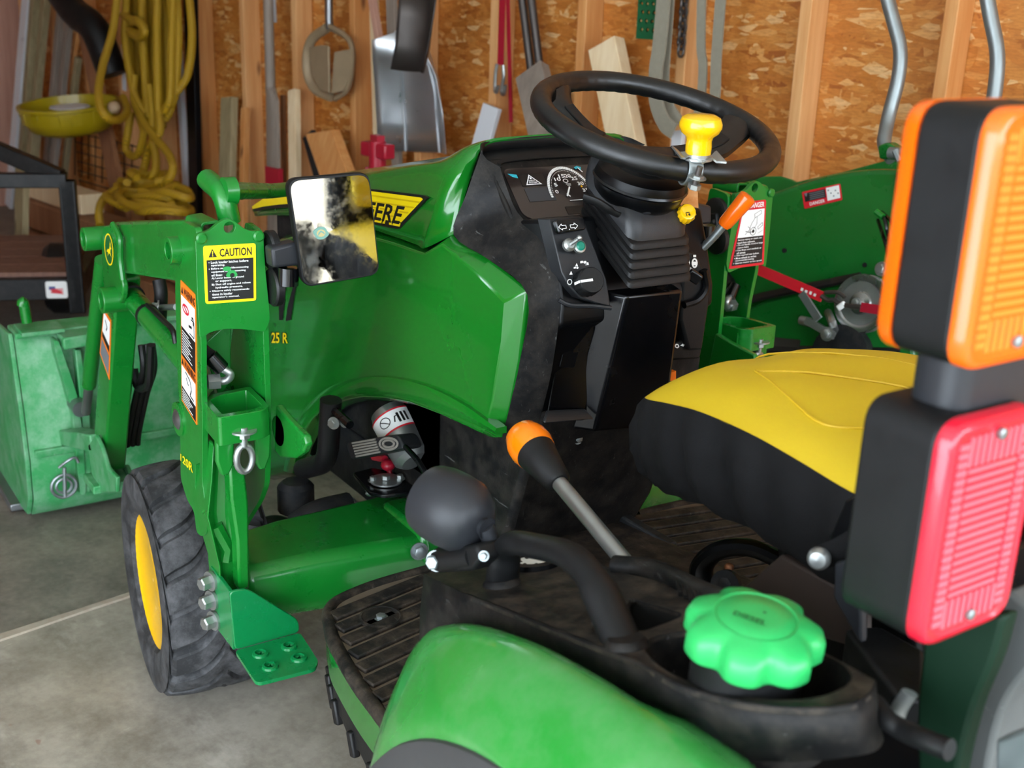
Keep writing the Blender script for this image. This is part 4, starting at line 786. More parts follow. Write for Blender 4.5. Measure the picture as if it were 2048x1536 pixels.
# instrument panel
dn=V((-.707,0,.707)); dq=lambda y,t:V((.82+t*.707,y,1.02+t*.707))   # t runs up the sloping panel
pp=rc([dq(.15,-.035),dq(.15,.11),dq(-.15,.11),dq(-.15,-.035)],.01,3,True)
m=M(); m.prism([p-dn*.012 for p in pp],dn*.010); ipan=m.o('instrument_panel',blkd,tr,bevel=.003)
scp=rc([dq(.131,.002),dq(.131,.088),dq(-.095,.088),dq(-.095,-.005),dq(.105,-.012)],.012,4,True)
M().prism([p-dn*.003 for p in scp],dn*.004).o('display_lens',brn,ipan)
d=Decal(dq(.131,.088),dq(-.095,.088),dq(-.095,-.008),dq(.131,-.008),dn,.0015); d.k=1
d.rect(.10,.13,.30,.36,2); d.rect(.10,.40,.32,.66,3); d.rect(.36,.80,.60,.95,2)
d.poly([(.02,.10),(.09,.13),(.09,.2),(.05,.17)],4); d.poly([(.13,.34),(.185,.14),(.26,.34)],0); d.poly([(.142,.325),(.186,.17),(.246,.325)],2)
d.text('SAFETY',.165,.25,.215,.275,0); d.text('SYSTEM',.16,.285,.225,.31,0); d.ell(.187,.215,.008,.02,0)
cx,cy=.47,.56
rr_=.185; asp=2.85
def gp_(a,r): return (cx-math.cos(a)*r,cy-math.sin(a)*r*asp*1.02)
a0,a1=-.10,PI+.12
N=46
for k in range(N):
    b0=a0+(a1-a0)*k/N; b1=a0+(a1-a0)*(k+.86)/N
    d.k-=.24; d.poly([gp_(b0,rr_),gp_(b1,rr_),gp_(b1,rr_*.90),gp_(b0,rr_*.90)],0)
for k,tx in enumerate(('0','5','10','15','20','25','30','35')):
    a=a0+.25+(a1-a0-.5)*k/7; x,y=gp_(a,rr_*.66); w_=.013*len(tx); d.text(tx,x-w_,y-.035,x+w_,y+.035,0)
for k in range(40):
    a=a0+.2+(a1-a0-.4)*k/39; x,y=gp_(a,rr_*.84); d.k-=.24; d.rect(x-.002,y-.006,x+.002,y+.006,0)
d.ell(cx-.01,cy-.25,.022,.04,0); d.ell(cx-.01,cy-.25,.016,.028,1); d.rect(cx-.02,cy-.19,cx+.02,cy-.18,0); d.rect(cx-.014,cy-.165,cx+.018,cy-.155,0)
d.line([(cx+.0,cy-.13),(cx-.055,cy+.05)],.012,0); d.line([(cx-.05,cy+.0),(cx-.03,cy+.06)],.010,0); d.rect(cx-.05,cy+.13,cx+.2,cy+.142,0)
d.poly([(cx+.12,cy+.0),(cx+.135,cy-.05),(cx+.135,cy+.05),(cx+.125,cy+.08)],0); d.ell(cx+.10,cy-.12,.008,.02,5)
d.poly([(.58,.06),(.61,.03),(.64,.06),(.63,.12),(.61,.08),(.59,.10)],4); d.line([(.61,.07),(.635,.16)],.008,0)
d.o('gauge_print',[whp,brn,mat('dark panel print','#171413',.3),mat('slate panel print','#35373b',.3),tealp,yelp],ipan,'white tachometer dial and warning symbols')
# console body: left cheek, right cheek and steering column box
prof=[(.80,1.02),(.735,1.03),(.712,.975),(.692,.915),(.690,.885),(.705,.872),(.722,.80),(.735,.735),(.86,.735),(.90,1.0)]
m=M(); m.prism([V((x,.147,z)) for x,z in prof],(0,-.294,0)); con=m.o('console_body',blks,tr,bevel=.006,seg=3)
colp=[(.652,.055,.945),(.652,-.056,.945),(.720,-.080,.690),(.716,.056,.700)]
q=[V(p) for p in ((0.655,0.0563,0.9275),(0.655,-0.0495,0.9253),(0.715,-0.0892,0.6828),(0.715,0.0535,0.6978))]
m=M(); bk_=V((.13,0,.03)); fl_=[q[0],q[1],q[2],q[3]]; wide=[q[0]+V((.09,.035,.0)),q[1]+V((.09,-.035,0)),q[2]+V((.05,-.03,0)),q[3]+V((.05,.04,0))]
m.rings([wide,fl_]); m.o('column_cover',blkg,tr,bevel=.005,seg=3)
# switch strip on the left cheek
sq=[V(p) for p in ((0.726,0.1504,1.0338),(0.722,0.0933,1.0334),(0.68,0.0758,0.9477),(0.668,0.075,0.9102),(0.672,0.1015,0.9182),(0.676,0.1259,0.9273),(0.684,0.1423,0.9462),(0.688,0.1509,0.9643))]
m=M(); m.add(sq+[p+V((.03,0,-.004)) for p in sq],[list(range(8)),list(range(8,16))[::-1]]+[(i,(i+1)%8,(i+1)%8+8,i+8) for i in range(8)]); strip=m.o('switch_strip',padm,tr,bevel=.002)
# ledge lip below the light switch
lp=[V(p) for p in ((0.69,0.1524,0.9241),(0.682,0.1385,0.9171),(0.672,0.1057,0.9142),(0.664,0.0781,0.91))]
m=M(); m.tube(cr(lp,5),.0035,8); m.o('ledge_lip',padm,con)
# storage pocket recess, fuse cover, bottom bevel
m=M(); m.prism([(0.716,0.123,0.8909),(0.702,0.056,0.8849),(0.716,0.0621,0.8309),(0.726,0.0706,0.7169),(0.732,0.1372,0.7248),(0.724,0.1307,0.807)],(-.003,0,0)); m.o('pocket_face',blkg,con,bevel=.002)
m=M(); m.prism(rc([(0.716,0.1208,0.8526),(0.716,0.0912,0.8472),(0.72,0.0987,0.8074),(0.72,0.1266,0.8129)],.004,3,True),(-.004,0,0)); m.o('fuse_cover',blks,con,bevel=.001)
m=M(); m.prism([(0.722,0.1435,0.7466),(0.722,0.0721,0.738),(0.712,0.0635,0.7251),(0.712,0.1571,0.7347)],(-.006,0,-.002)); m.o('bottom_bevel',padm,con,bevel=.002)
# hazard rocker
m=M(); m.prism(rc([(0.716,0.153,1.0321),(0.712,0.1042,1.0315),(0.704,0.1056,1.0171),(0.708,0.1499,1.014)],.004,3,True),(-.008,0,.004)); hz_=m.o('hazard_rocker',blkg,strip,bevel=.002)
d=Decal((0.707,0.1559,1.0324),(0.703,0.1109,1.0327),(0.696,0.1126,1.0198),(0.7,0.1549,1.0187),(-1,0,.3)); d.k=1
ar_=[(.12,.5),(.25,.2),(.25,.36),(.4,.36),(.4,.66),(.25,.66),(.25,.8)]
d.line(ar_+[ar_[0]],.018,0,.4); br_=[(.92-a+.04,b) for a,b in ar_]; d.line(br_+[br_[0]],.018,0,.4); d.rect(.49,.75,.52,.83,0); d.o('arrow_print',[whp],strip,'white turn arrows')
# toggle and green push button
c=V((0.697,0.1361,0.9999)); ax=V((-.9,.1,.42)).normalized()
m=M(); m.lathe([(.0095,0),(.0095,.006),(.006,.009)],c,ax,18); m.tube([c+ax*.006,c+ax*.02+V((0,-.006,.004))],.0032,8); m.ball(c+ax*.022+V((0,-.007,.005)),.0042,n=8); m.o('toggle_switch',zinc,strip)
c=V((0.694,0.1197,0.997)); m=M(); m.lathe([(.0095,0),(.0095,.005),(.0075,.006)],c,ax,20); m.o('button_bezel',zinc,strip); m=M(); m.lathe([(.0068,.004),(.0068,.0075),(.005,.009)],c,ax,18); m.o('push_button',mat('green button','#0c7a63',.35),strip)
# rotary light switch
c=V((0.678,0.1151,0.9476)); ax=V((-.88,.18,.42)).normalized()
m=M(); pr=[]; 
x_=ax.orthogonal().normalized(); y_=ax.cross(x_); rings=[]
for h,k in ((0,1.0),(.012,.98),(.019,.93),(.021,.86)):
    rings.append([c+ax*h+(x_*math.cos(2*PI*i/72)+y_*math.sin(2*PI*i/72))*.0205*k*(1-(.05 if i%4<2 and h<.018 else 0)) for i in range(72)])
m.rings(rings); kn=m.o('light_switch_knob',blk,strip)
u_=V((0,1,.02)); u_=(u_-ax*u_.dot(ax)).normalized(); M().beam(c+ax*.0212+u_*.018,c+ax*.0212-u_*.001,.0035,.0012,ax.cross(u_)).o('pointer_line',whp,kn)
M().beam(c+ax*.006+u_*.0205,c+ax*.0205+u_*.0192,.0035,.001,ax.cross(u_)).o('pointer_line',whp,kn)
d=Decal((0.684,0.1512,0.9802),(0.684,0.0878,0.9803),(0.684,0.0848,0.9389),(0.684,0.1491,0.9433),(-1,0,.3),.002); d.k=1
d.line([(.13+.06*math.cos(a),.78+.10*math.sin(a)) for a in [2*PI*k/14 for k in range(15)]],.02,0,.7); d.poly([(.12,.5),(.17,.36),(.21,.5)],0); d.poly([(.28,.2),(.32,.08),(.36,.2)],0); d.rect(.24,.22,.30,.28,0); d.ell(.34,.26,.03,.04,0); d.rect(.42,.02,.50,.10,0); d.ell(.55,.08,.04,.05,0); d.ell(.62,.13,.03,.04,0); d.rect(.56,.17,.66,.19,0); d.o('switch_symbols',[whp],strip)
# steering boot bellows
bo=M(); rings=[]
RA=[V((.652,.056,.938)),V((.652,-.058,.938)),V((.755,-.078,1.005)),V((.770,.068,1.020))]
for k in range(5):
    for dz,off in ((.0,.0),(.0025,.0035),(.0095,.0035),(.0112,-.003)):
        up_=V((.001,0,1))*(k*.0128+dz); ce=sum(RA,V())/4; sh=1-.022*k
        rings.append(rc([ce+(p-ce)*sh+(p-ce).normalized()*off+up_ for p in RA],[.008,.008,.02,.02],3,True))
bo.rings(rings); bo.o('steering_boot',rub,tr,ang=50)
# upper column cover and clip
ce=sum(RA,V())/4+V((.004,0,.064))
rings=[]
for sc_,dz,dx in ((.95,0,0),(.95,.010,0),(.90,.030,.002),(.80,.046,.010),(.60,.070,.026)):
    rings.append(rc([ce+V((dx,0,dz))+(p-sum(RA,V())/4)*sc_ for p in RA],.02,4,True))
m=M(); m.rings(rings); m.o('column_top_cover',padm,tr)
m=M(); m.ball((0.672,0.0185,1.0459),.012,(1,1,.5),10); m.o('release_button',gry,tr)
m=M(); m.tube(cr([(0.7,0.11,1.0658),(0.685,0.0972,1.0603),(0.672,0.0796,1.0478),(0.668,0.0708,1.0436)],5),[.011]*10+[.008]*6,10,flat=(1,.5)); m.o('tilt_lever',blk,tr)
# steering wheel
wn=V((-.286,0,.958)).normalized(); wc=V((.686,0,1.167)); e1=V((0,1,0)); e2=wn.cross(e1); 
def wp(a,r,h=0): return wc+(e1*math.cos(a)+e2*math.sin(a))*r+wn*h
sw=M(); rs=[]
for i in range(160):
    a=2*PI*i/160; rg=[]
    t=(wp(a+.01,.165)-wp(a-.01,.165)).normalized(); x=(wp(a,.165)-wc).normalized()
    for k in range(18):
        b=2*PI*k/18; r_=.0152
        if math.sin(b)<-.2 or math.cos(b)<-.6: r_*=1+.035*math.sin(a*52)*min(1,max(-math.sin(b),-math.cos(b)))
        rg.append(wp(a,.167)+x*math.cos(b)*r_+wn*math.sin(b)*r_)
    rs.append(rg)
sw.rings(rs,loop=True); rim=sw.o('steering_wheel',whl,tr,ang=60)
def wang(p): p=V(p)-wc; return math.atan2(p.dot(e2),p.dot(e1))
aL=wang((0.7929,0.0946,1.1989)); aR=wang((0.669,-0.1739,1.1619)); aB=(aL+aR)/2+PI
UPE=[(0.8146,0.0579,1.2054),(0.779,0.078,1.1843),(0.7393,0.0791,1.1621),(0.7015,0.0814,1.1508),(0.6902,0.0454,1.137),(0.6759,0.0158,1.1327),(0.6749,-0.0338,1.1324),(0.6739,-0.0759,1.1425),(0.6845,-0.1136,1.1561),(0.7006,-0.1417,1.1714)]
LOE=[(0.783,0.1303,1.196),(0.7663,0.1178,1.1805),(0.7363,0.1138,1.1612),(0.6736,0.1288,1.1424),(0.6106,0.12,1.1132),(0.5755,0.0793,1.1027),(0.5891,-0.0035,1.1068),(0.619,-0.0757,1.1261),(0.6313,-0.1149,1.1402),(0.6445,-0.16,1.1546)]
ua,lb=cr(UPE,5),cr(LOE,5); rs=[]
for p,q_ in zip(ua,lb):
    q_=p+(q_-p)*min(1,.055/(q_-p).length) if (q_-p).length>.055 else q_
    rs.append([p+(q_-p)*t+wn*h for t,h in((0,-.006),(.04,.003),(.2,.008),(.5,.0095),(.8,.007),(.97,.001),(1,-.006),(.8,-.013),(.5,-.015),(.2,-.013))])
m=M(); m.rings(rs); m.o('spoke_web',whl,rim)
for i0,i1 in((6,17),(len(ua)-18,len(ua)-7)):
    r2=[[ua[i]+(lb[i]-ua[i])*min(1,.055/(lb[i]-ua[i]).length)*t+wn*h for t,h in((.25,.0115),(.75,.0105),(.75,.006),(.25,.006))] for i in range(i0,i1)]
    m=M(); m.rings(r2); m.o('spoke_insert',blk,rim,bevel=.0015)
aB=wang(wc+V((-.1,0,0))); rs=[]
for r_,w_,h,th in ((.160,.045,-.004,.010),(.12,.034,-.022,.010),(.07,.04,-.042,.012)):
    c=wp(aB,r_,h); sd=(e1*-math.sin(aB)+e2*math.cos(aB)); rs.append([c+sd*w_*.5*x+wn*th*y for x,y in((-1,-.3),(-.7,-1),(.7,-1),(1,-.3),(1,.3),(.6,1),(-.6,1),(-1,.3))])
m=M(); m.rings([list(r) for r in zip(*[cr(list(c),4) for c in zip(*rs)])]); m.o('spoke',whl,rim)
m=M(); m.lathe([(.02,-.105),(.044,-.10),(.05,-.085),(.046,-.070),(.036,-.062),(.01,-.060)],wc,wn,36); m.o('hub_pad',blk,rim)
# column pod under the wheel
m=M(); c=wc-wn*.078; m.lathe([(.03,-.052),(.052,-.045),(.066,-.028),(.071,-.010),(.066,.004),(.05,.010),(.02,.012)],c,wn,36); m.o('column_pod',blks,tr)
m=M(); m.lathe([(.0705,-.007),(.0722,-.010),(.0705,-.013)],c,wn,36); m.o('pod_seam',blkg,tr)
# right side of the console: key switch, throttle, PTO knob
m=M(); m.prism([(0.69,-0.0768,0.9769),(0.69,-0.1016,0.9709),(0.69,-0.1335,0.9248),(0.69,-0.1394,0.8923),(0.69,-0.1329,0.8116),(0.69,-0.1043,0.8138),(0.69,-0.0822,0.8667),(0.69,-0.0797,0.9302)],(.09,0,0)); rk=m.o('key_panel',blk,con,bevel=.004)
m=M(); m.tube(cr([(0.685,-0.0813,0.8918),(0.685,-0.1084,0.8968),(0.685,-0.1239,0.915),(0.685,-0.1165,0.9433)],5),.006,8); m.o('recess_rim',blks,rk)
m=M(); m.lathe([(.011,0),(.011,.006)],(0.688,-0.083,0.9396),(-1,0,.2),16); m.o('key_barrel',zind,rk); M().beam((0.675,-0.0749,0.9454),(0.665,-0.0914,0.9328),.018,.008,(0,.3,1)).o('key_head',blkg,rk,bevel=.003)
d=Decal((0.689,-0.0745,0.9711),(0.689,-0.103,0.9687),(0.689,-0.1056,0.9451),(0.689,-0.0769,0.9477),(-1,0,0)); d.k=1
for cx_ in(.25,.8): d.line([(cx_+.17*math.cos(a),.6+.28*math.sin(a)) for a in [2*PI*k/14 for k in range(15)]],.1,0,1); d.rect(cx_-.1,.05,cx_+.1,.2,0)
d.rect(.68,.5,.92,.75,0); d.o('key_symbols',[whp],rk)
m=M(); m.prism([(0.7,-0.0707,0.8254),(0.7,-0.1258,0.8329),(0.7,-0.1424,0.8076),(0.7,-0.1387,0.7931),(0.7,-0.0691,0.7995)],(.04,0,0)); pk=m.o('brake_lock',blk,con,bevel=.004)
d=Decal((0.699,-0.0799,0.8261),(0.699,-0.1234,0.8269),(0.699,-0.1267,0.8166),(0.699,-0.0828,0.8184),(-1,0,0)); d.k=1; d.line([(.1+.08*math.cos(a),.5+.35*math.sin(a)) for a in [2*PI*k/10 for k in range(11)]],.05,0,.4); d.poly([(.25,.5),(.4,.2),(.4,.8)],0); d.rect(.4,.4,.55,.6,0); d.poly([(.55,.1),(.95,.2),(.9,.9),(.75,.7),(.6,.9)],0); d.o('lock_symbols',[whp],pk)
m=M(); m.prism([(0.72,-0.0822,0.798),(0.72,-0.1573,0.7876),(0.72,-0.1538,0.7412),(0.72,-0.0745,0.7491)],(.05,0,0)); m.o('console_foot',blkd,con)
M().prism([(0.7,-0.0571,0.7767),(0.7,-0.0896,0.7802),(0.7,-0.0911,0.765),(0.7,-0.0542,0.7639)],(.01,0,0)).o('orange_edge',orp,con)
c=V((0.665,-0.0505,1.0359)); ax=V((-.8,.35,.5)).normalized(); x_=ax.orthogonal().normalized(); y_=ax.cross(x_); m=M(); rings=[]
for h,k in ((-.006,.9),(0,1.0),(.010,1.0),(.0145,.86),(.0155,.6)): rings.append([c+ax*h+(x_*math.cos(2*PI*i/60)+y_*math.sin(2*PI*i/60))*.0135*k*(1+(.06*math.cos(2*PI*i/5) if k>.95 else 0)) for i in range(60)])
m.rings(rings); pto=m.o('pto_knob',yelk,con); m=M(); m.lathe([(.007,-.022),(.007,0)],c,V((-.5,.05,.85)),12); m.o('pto_stem',yelk,pto)
d=Decal(c+ax*.0152+V((0,.007,0))+x_*0,c+ax*.0152-V((0,.007,0)),c+ax*.0152-V((0,.007,0))-ax.cross(V((0,-1,0)))*.01,c+ax*.0152+V((0,.007,0))-ax.cross(V((0,-1,0)))*.01,ax); d.k=1; d.line([(.1,.2),(.1,.8)],.1,0); d.line([(.1,.2),(.9,.2),(.9,.8)],.1,0); d.ell(.5,.55,.16,.2,0); d.o('pto_symbol',[ink],pto)
m=M(); a=V((0.72,-0.1336,0.9624)); b=V((0.705,-0.1465,0.9855)); c=V((0.69,-0.1544,1.0117)); e=V((0.675,-0.1681,1.0379)); m.tube(rc([a,b,e],.03,6),.0065,12); m.o('throttle_lever',zind,con)
d_=(e-b).normalized(); m=M(); m.lathe([(.0095,-.032),(.0118,-.026),(.0138,.02),(.0135,.026),(.010,.028)],e-d_*.005,d_,22); m.o('throttle_grip',orgl,con)
# lower pedestal and centre tunnel
m=M(); m.prism([V((x,.15,z)) for x,z in ((.728,.742),(.80,.52),(.845,.44),(1.20,.40),(1.20,.74))],(0,-.30,0)); ped=m.o('pedestal',blkd,tr,bevel=.012,seg=3)
M().bolt((0.755,0.0562,0.6749),(-1,0,.2),.007,.006).o('screw',zind,ped)
m=M(); m.prism([V((x,.125,z)) for x,z in ((.92,.40),(.90,.45),(.84,.462),(.45,.50),(.30,.56),(.30,.40))],(0,-.25,0)); tun=m.o('centre_tunnel',blkf,tr,bevel=.02,seg=3)
d=Decal((0.8065,-0.0131,0.463),(0.7967,-0.1032,0.463),(0.7672,-0.0991,0.463),(0.7663,-0.007,0.463),(0,0,1)).base(0); d.rect(.02,.22,.7,.93,1); d.rect(.72,.22,.98,.93,2); d.line([(.76,.4),(.85,.35),(.95,.7)],.03,1,.5); d.line([(.8,.7),(.9,.5)],.03,1,.5)
for k in range(3): d.rect(.08,.32+.2*k,.6,.40+.2*k,2)
d.o('tunnel_sticker',[rdp,ink,whp],tun,'small red and white sticker')
d=Decal((0.5876,0.03,0.485),(0.5798,-0.0493,0.485),(0.5452,-0.0315,0.485),(0.5492,0.0445,0.485),(0,0,1)).base(0); d.rect(.0,.5,1,1,1); d.text('CAUTION',.05,.1,.85,.42,1)
for k in range(3): d.rect(.1,.58+.13*k,.9,.63+.13*k,2)
d.o('caution_strip',[yep,ink,whp],tun,'yellow CAUTION strip')
# footboards with raised ribs
FB=[V(p) for p in [(0.9213,0.2237,0.415),(0.9178,0.3213,0.415),(0.907,0.3805,0.415),(0.893,0.4149,0.415),(0.8699,0.4349,0.415),(0.8369,0.4476,0.415),(0.7885,0.4627,0.415),(0.6754,0.4802,0.415),(0.5802,0.4877,0.415),(0.5248,0.4932,0.415)]]
FBs=[p.copy() for p in FB]+[V((.45,.15,.415)),V((.93,.15,.415))]
for s in(1,-1):
    m=M(); m.prism([mp(p,s) for p in rc(FBs,.02,4,True)],(0,0,-.03)); fb=m.o('footboard',mudm,tr,bevel=.006)
    out=[]
    for k_ in range(1,10):
        a,b=FB[k_-1],FB[min(k_+1,9)]; t_=(b-a).normalized(); n2=V((t_.y,-t_.x,0)); n2=n2 if n2.y>0 or n2.x>0 else -n2
        if n2.y<-.2: n2=-n2
        out.append(FB[k_]+n2*.004-V((0,0,.012)))
    m=M()
    pa=cr([mp(p,s) for p in out],4); m.rings([[p,p-V((0,0,.062)),p-V((0,.008*s,.062)),p-V((0,.008*s,0))] for p in pa]); m.o('side_skirt',green,tr,bevel=.002)
    m=M(); pb=[p-V((0,.006*s,.055)) for p in pa]; m.rings([[p,p-V((0,0,.05+.006*(i%3))),p-V((0,.012*s,.05)),p-V((0,.012*s,0))] for i,p in enumerate(pb)]); rsk=m.o('rubber_skirt',rub,tr)
    for k in range(8):
        c=pb[8+k*3]-V((0,-.001*s,.05)) if 8+k*3<len(pb) else None
        if c: M().beam(c+V((.004,0,.014)),c+V((-.01,.0,-.022)),.016,.012,(1,0,0)).o('tread_tooth',rub,rsk,bevel=.003)
    m=M(); m.tube(cr([mp(p-V((0,0,.004)),s) for p in FB],4),.011,10); m.o('mat_edge',blkf,fb)
    # angled ribs
    r0,r1=V((0.7758,0.4246,0.417)),V((0.7999,0.3074,0.417)); dv=(r1-r0); dv.z=0; dv.normalize(); nv=V((-dv.y,dv.x,0)); 
    if nv.x>0: nv=-nv
    for k in range(-2,9):
        p=r0+nv*(.036*k-.004); 
        # clip bar between outer edge and tunnel side
        yo=.462+.055*(.84-p.x)/.28; yo=min(yo,.50); t0=(yo-.022-p.y)/dv.y; t1=(.16-p.y)/dv.y
        a,b=p+dv*t0,p+dv*t1
        if max(a.x,b.x)>.90 or min(a.x,b.x)<.46:
            if a.x>.90: continue
        M().beam(mp(a,s),mp(b,s),.026,.008,mp(nv,s)).o('tread_bar',blkf,fb,bevel=.0025)
    if s>0:
        c=V((0.8098,0.3747,0.418)); m=M(); m.lathe([(.024,0),(.030,.004),(.034,.003),(.034,0)],c,(0,0,1),24); m.lathe([(.0001,.0012),(.024,.0012)],c,(0,0,1),24); sk=m.o('drain_socket',blkf,fb); M().bolt(c,(0,0,1),.008,.006).o('socket_bolt',zind,fb)

# ---------------- rear fenders, side console, controls ----------------
FI=[V((.478,.5,.40)),V((.468,.5,.50)),V((.450,.5,.565))]+[V(p) for p in [(0.4289,0.5,0.6063),(0.3927,0.5,0.6341),(0.3583,0.5,0.6549),(0.2889,0.5,0.6795),(0.1874,0.5,0.7089),(0.099,0.5,0.7267),(0.0464,0.5,0.7374)]]+[V((-.02,.5,.762)),V((-.12,.5,.752)),V((-.24,.5,.715)),V((-.36,.5,.62))]
FM=[(.455,.548,.40),(.445,.548,.50),(.425,.546,.57),(.400,.545,.625),(.372,.546,.660),(.338,.547,.690),(.262,.549,.731),(.165,.55,.762),(.08,.55,.777),(.02,.55,.783),(-.03,.55,.785),(-.13,.55,.775),(-.25,.55,.735),(-.37,.55,.635)]
FS=[(.415,.588,.40),(.408,.588,.50),(.385,.587,.57),(.352,.587,.630),(.326,.588,.660),(.295,.589,.688),(.225,.590,.725),(.140,.592,.752),(.065,.592,.765),(.01,.592,.770),(-.04,.592,.771),(-.14,.592,.760),(-.255,.592,.72),(-.375,.592,.625)]
FO=[(.372,.620,.42),(.368,.622,.48),(.352,.622,.53),(.325,.624,.585),(.300,.625,.615),(.270,.626,.642),(.205,.628,.685),(.130,.63,.712),(.06,.63,.722),(.005,.63,.726),(-.05,.63,.722),(-.15,.63,.70),(-.26,.63,.65),(-.36,.63,.56)]
def arcp(k,n=14,r=.40,y=.634):
    a=math.radians(16+(150-16)*k/(n-1)); return V((r*math.cos(a),y,.315+r*math.sin(a)))
FL=[arcp(k) for k in range(14)]
for s in(1,-1):
    rows=[]
    for r_ in zip(FI,FM,FS,FO,FL): rows.append(cr([mp(p,s) for p in r_],5))
    rows=[list(r) for r in zip(*[cr(list(c),4) for c in zip(*rows)])]
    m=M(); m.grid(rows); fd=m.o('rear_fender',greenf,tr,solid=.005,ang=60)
    m=M(); rr=[]
    for k in range(40):
        a=math.radians(8+(155-8)*k/39); c=V((math.cos(a),0,math.sin(a))); o0=V((0,0,.315)); y_=V((0,1,0))
        rr.append([mp(o0+c*q[0]+y_*q[1],s) for q in((.405,.628),(.402,.637),(.39,.641),(.36,.640),(.345,.634),(.345,.625))])
    m.rings(rr); m.o('fender_lip',mat('grey rubber lip','#3a3a3a',.6),fd)
    m=M(); m.grid([[mp(V((.40*math.cos(a),.627,.315+.40*math.sin(a))),s),mp(V((.40*math.cos(a),.30,.315+.40*math.sin(a))),s)] for a in [math.radians(5+150*k/20) for k in range(21)]]); m.o('fender_liner',blks,fd)
# moulded side console on the left fender (mirrored on the right without controls)
TOP=[V(p) for p in [(0.4564,0.4989,0.6859),(0.3635,0.5078,0.7091),(0.2768,0.5096,0.7308),(0.1748,0.5116,0.7563),(0.1156,0.5123,0.7711),(0.0486,0.5134,0.7879),(0.0028,0.522,0.7993),(-0.0174,0.5215,0.8043),(-0.0456,0.5167,0.8114),(-0.0712,0.5108,0.8178),(-0.1024,0.491,0.8256),(-0.1247,0.463,0.8312),(-0.1218,0.4331,0.8304),(-0.1099,0.4116,0.8275)]]
INR=[V(p) for p in [(-0.057,0.3949,0.8142),(0.0229,0.3764,0.7943),(0.0943,0.361,0.7764),(0.1561,0.3524,0.761),(0.228,0.3455,0.743),(0.2823,0.349,0.7294),(0.374,0.342,0.7065),(0.4446,0.3575,0.6888),(0.4757,0.3919,0.6811),(0.4724,0.4439,0.6819)]]
BOT=[V(p) for p in [(0.4593,0.503,0.5846),(0.4236,0.503,0.6059),(0.3533,0.503,0.6527),(0.2843,0.503,0.6799),(0.1831,0.503,0.7082),(0.0952,0.503,0.7262),(0.0461,0.503,0.7365),(0.0208,0.503,0.742)]]+[V(p) for p in [(-0.0291,0.505,0.7501),(-0.058,0.5,0.7558),(-0.104,0.485,0.7764),(-0.1337,0.455,0.7894),(-0.1333,0.43,0.7853),(-0.1237,0.41,0.7812)]]
well=[V(p) for p in [(0.086,0.4806,0.7785),(0.0395,0.5035,0.7901),(-0.0102,0.5111,0.8025),(-0.0428,0.507,0.8107),(-0.0696,0.4964,0.8174),(-0.0923,0.4773,0.8231),(-0.1005,0.4534,0.8251),(-0.0956,0.425,0.8239),(-0.0738,0.405,0.8185),(-0.0386,0.3944,0.8097),(0.0105,0.3896,0.7974),(0.0524,0.4024,0.7869),(0.0827,0.4289,0.7793),(0.0951,0.454,0.7762)]]
tri=[V(p) for p in [(0.2,0.4014,0.75),(0.1216,0.3997,0.7696),(0.1176,0.419,0.7706),(0.115,0.4591,0.7712),(0.1309,0.4585,0.7673),(0.1751,0.4296,0.7562)]]
well=cr(well,3,True); tri=rc(tri,.01,3,True)
dkn=V((.25,0,1)).normalized()
rim=[p for p in cr(TOP,3)]+[p for p in cr(INR,3)]
m=M(); m.plate(rim,[well,tri],-dkn*.006); deck=m.o('fender_console',blkf,tr,bevel=.003,seg=3)
m=M(); a=cr(TOP,3); b=cr(BOT,3); m.grid([a,[p.lerp(q_,.5)+V((-.0,.002,0)) for p,q_ in zip(a,b)],b]); m.o('console_wall',blkd,deck,solid=.005,ang=60)
m=M(); m.grid([[p for p in a[:2]]+[p+V((0,0,0)) for p in cr(INR,3)][::-1],[p-V((0,0,.09)) for p in a[:2]]+[p-V((0,0,.09)) for p in cr(INR,3)][::-1]]); m.o('console_wall',blkd,deck)
m=M(); a=[V(p) for p in [(0.2912,0.3488,0.7272),(0.2419,0.3336,0.7395),(0.1561,0.3524,0.761),(0.0922,0.3631,0.7769)]]; m.tube(cr([p+dkn*.006 for p in a],5),.011,10); m.o('console_ridge',blkd,deck)
m=M(); wc_=sum(well,V())/len(well); lo=[wc_+(p-wc_)*.86-V((0,0,.075)) for p in well]; m.rings([well,lo],caps=False); m.add(lo,[list(range(len(lo)))]); m.o('filler_well',blkd,deck)
m=M(); lo=[p-V((0,0,.06)) for p in tri]; m.rings([tri,lo],caps=False); m.add(lo,[list(range(len(lo)))]); m.o('slot_pocket',void,deck)
# corrugated edge and cable
m=M()
for k in range(5):
    p0=V((0.1949,0.3456,0.7513))+V((0,0,.012))+(V((0.1482,0.3584,0.7629))-V((0.1949,0.3456,0.7513)))*(k/4); m.beam(p0,p0+V((-.03,.02,-.002)),.006,.005)
m.o('console_rib',blkd,deck)
# fuel filler neck and cap
fc=V((-0.0332,0.4708,0.862)); cz=V((-.10,.02,1)).normalized()
m=M(); m.lathe([(.044,-.125),(.046,-.03),(.046,-.02)],fc,cz,32); m.o('filler_neck',blk,deck)
m=M(); rings=[]; x_=V((1,0,0)); x_=(x_-cz*x_.dot(cz)).normalized(); y_=cz.cross(x_)
def lob(k,am): return 1+am*(1-(.5-.5*math.cos(7*k))**2.2)
for h,r_,am in ((-.029,.0462,.17),(-.026,.0480,.19),(-.013,.0475,.20),(-.007,.0462,.18),(-.003,.043,.12),(0,.0375,.07),(.002,.0335,0),(.0008,.0325,0),(.0008,.031,0),(.002,.030,0),(.0025,.015,0),(.0025,.001,0)):
    rings.append([fc+cz*h+(x_*math.cos(a)+y_*math.sin(a))*r_*lob(a-.42,am) for a in [2*PI*k/112 for k in range(112)]])
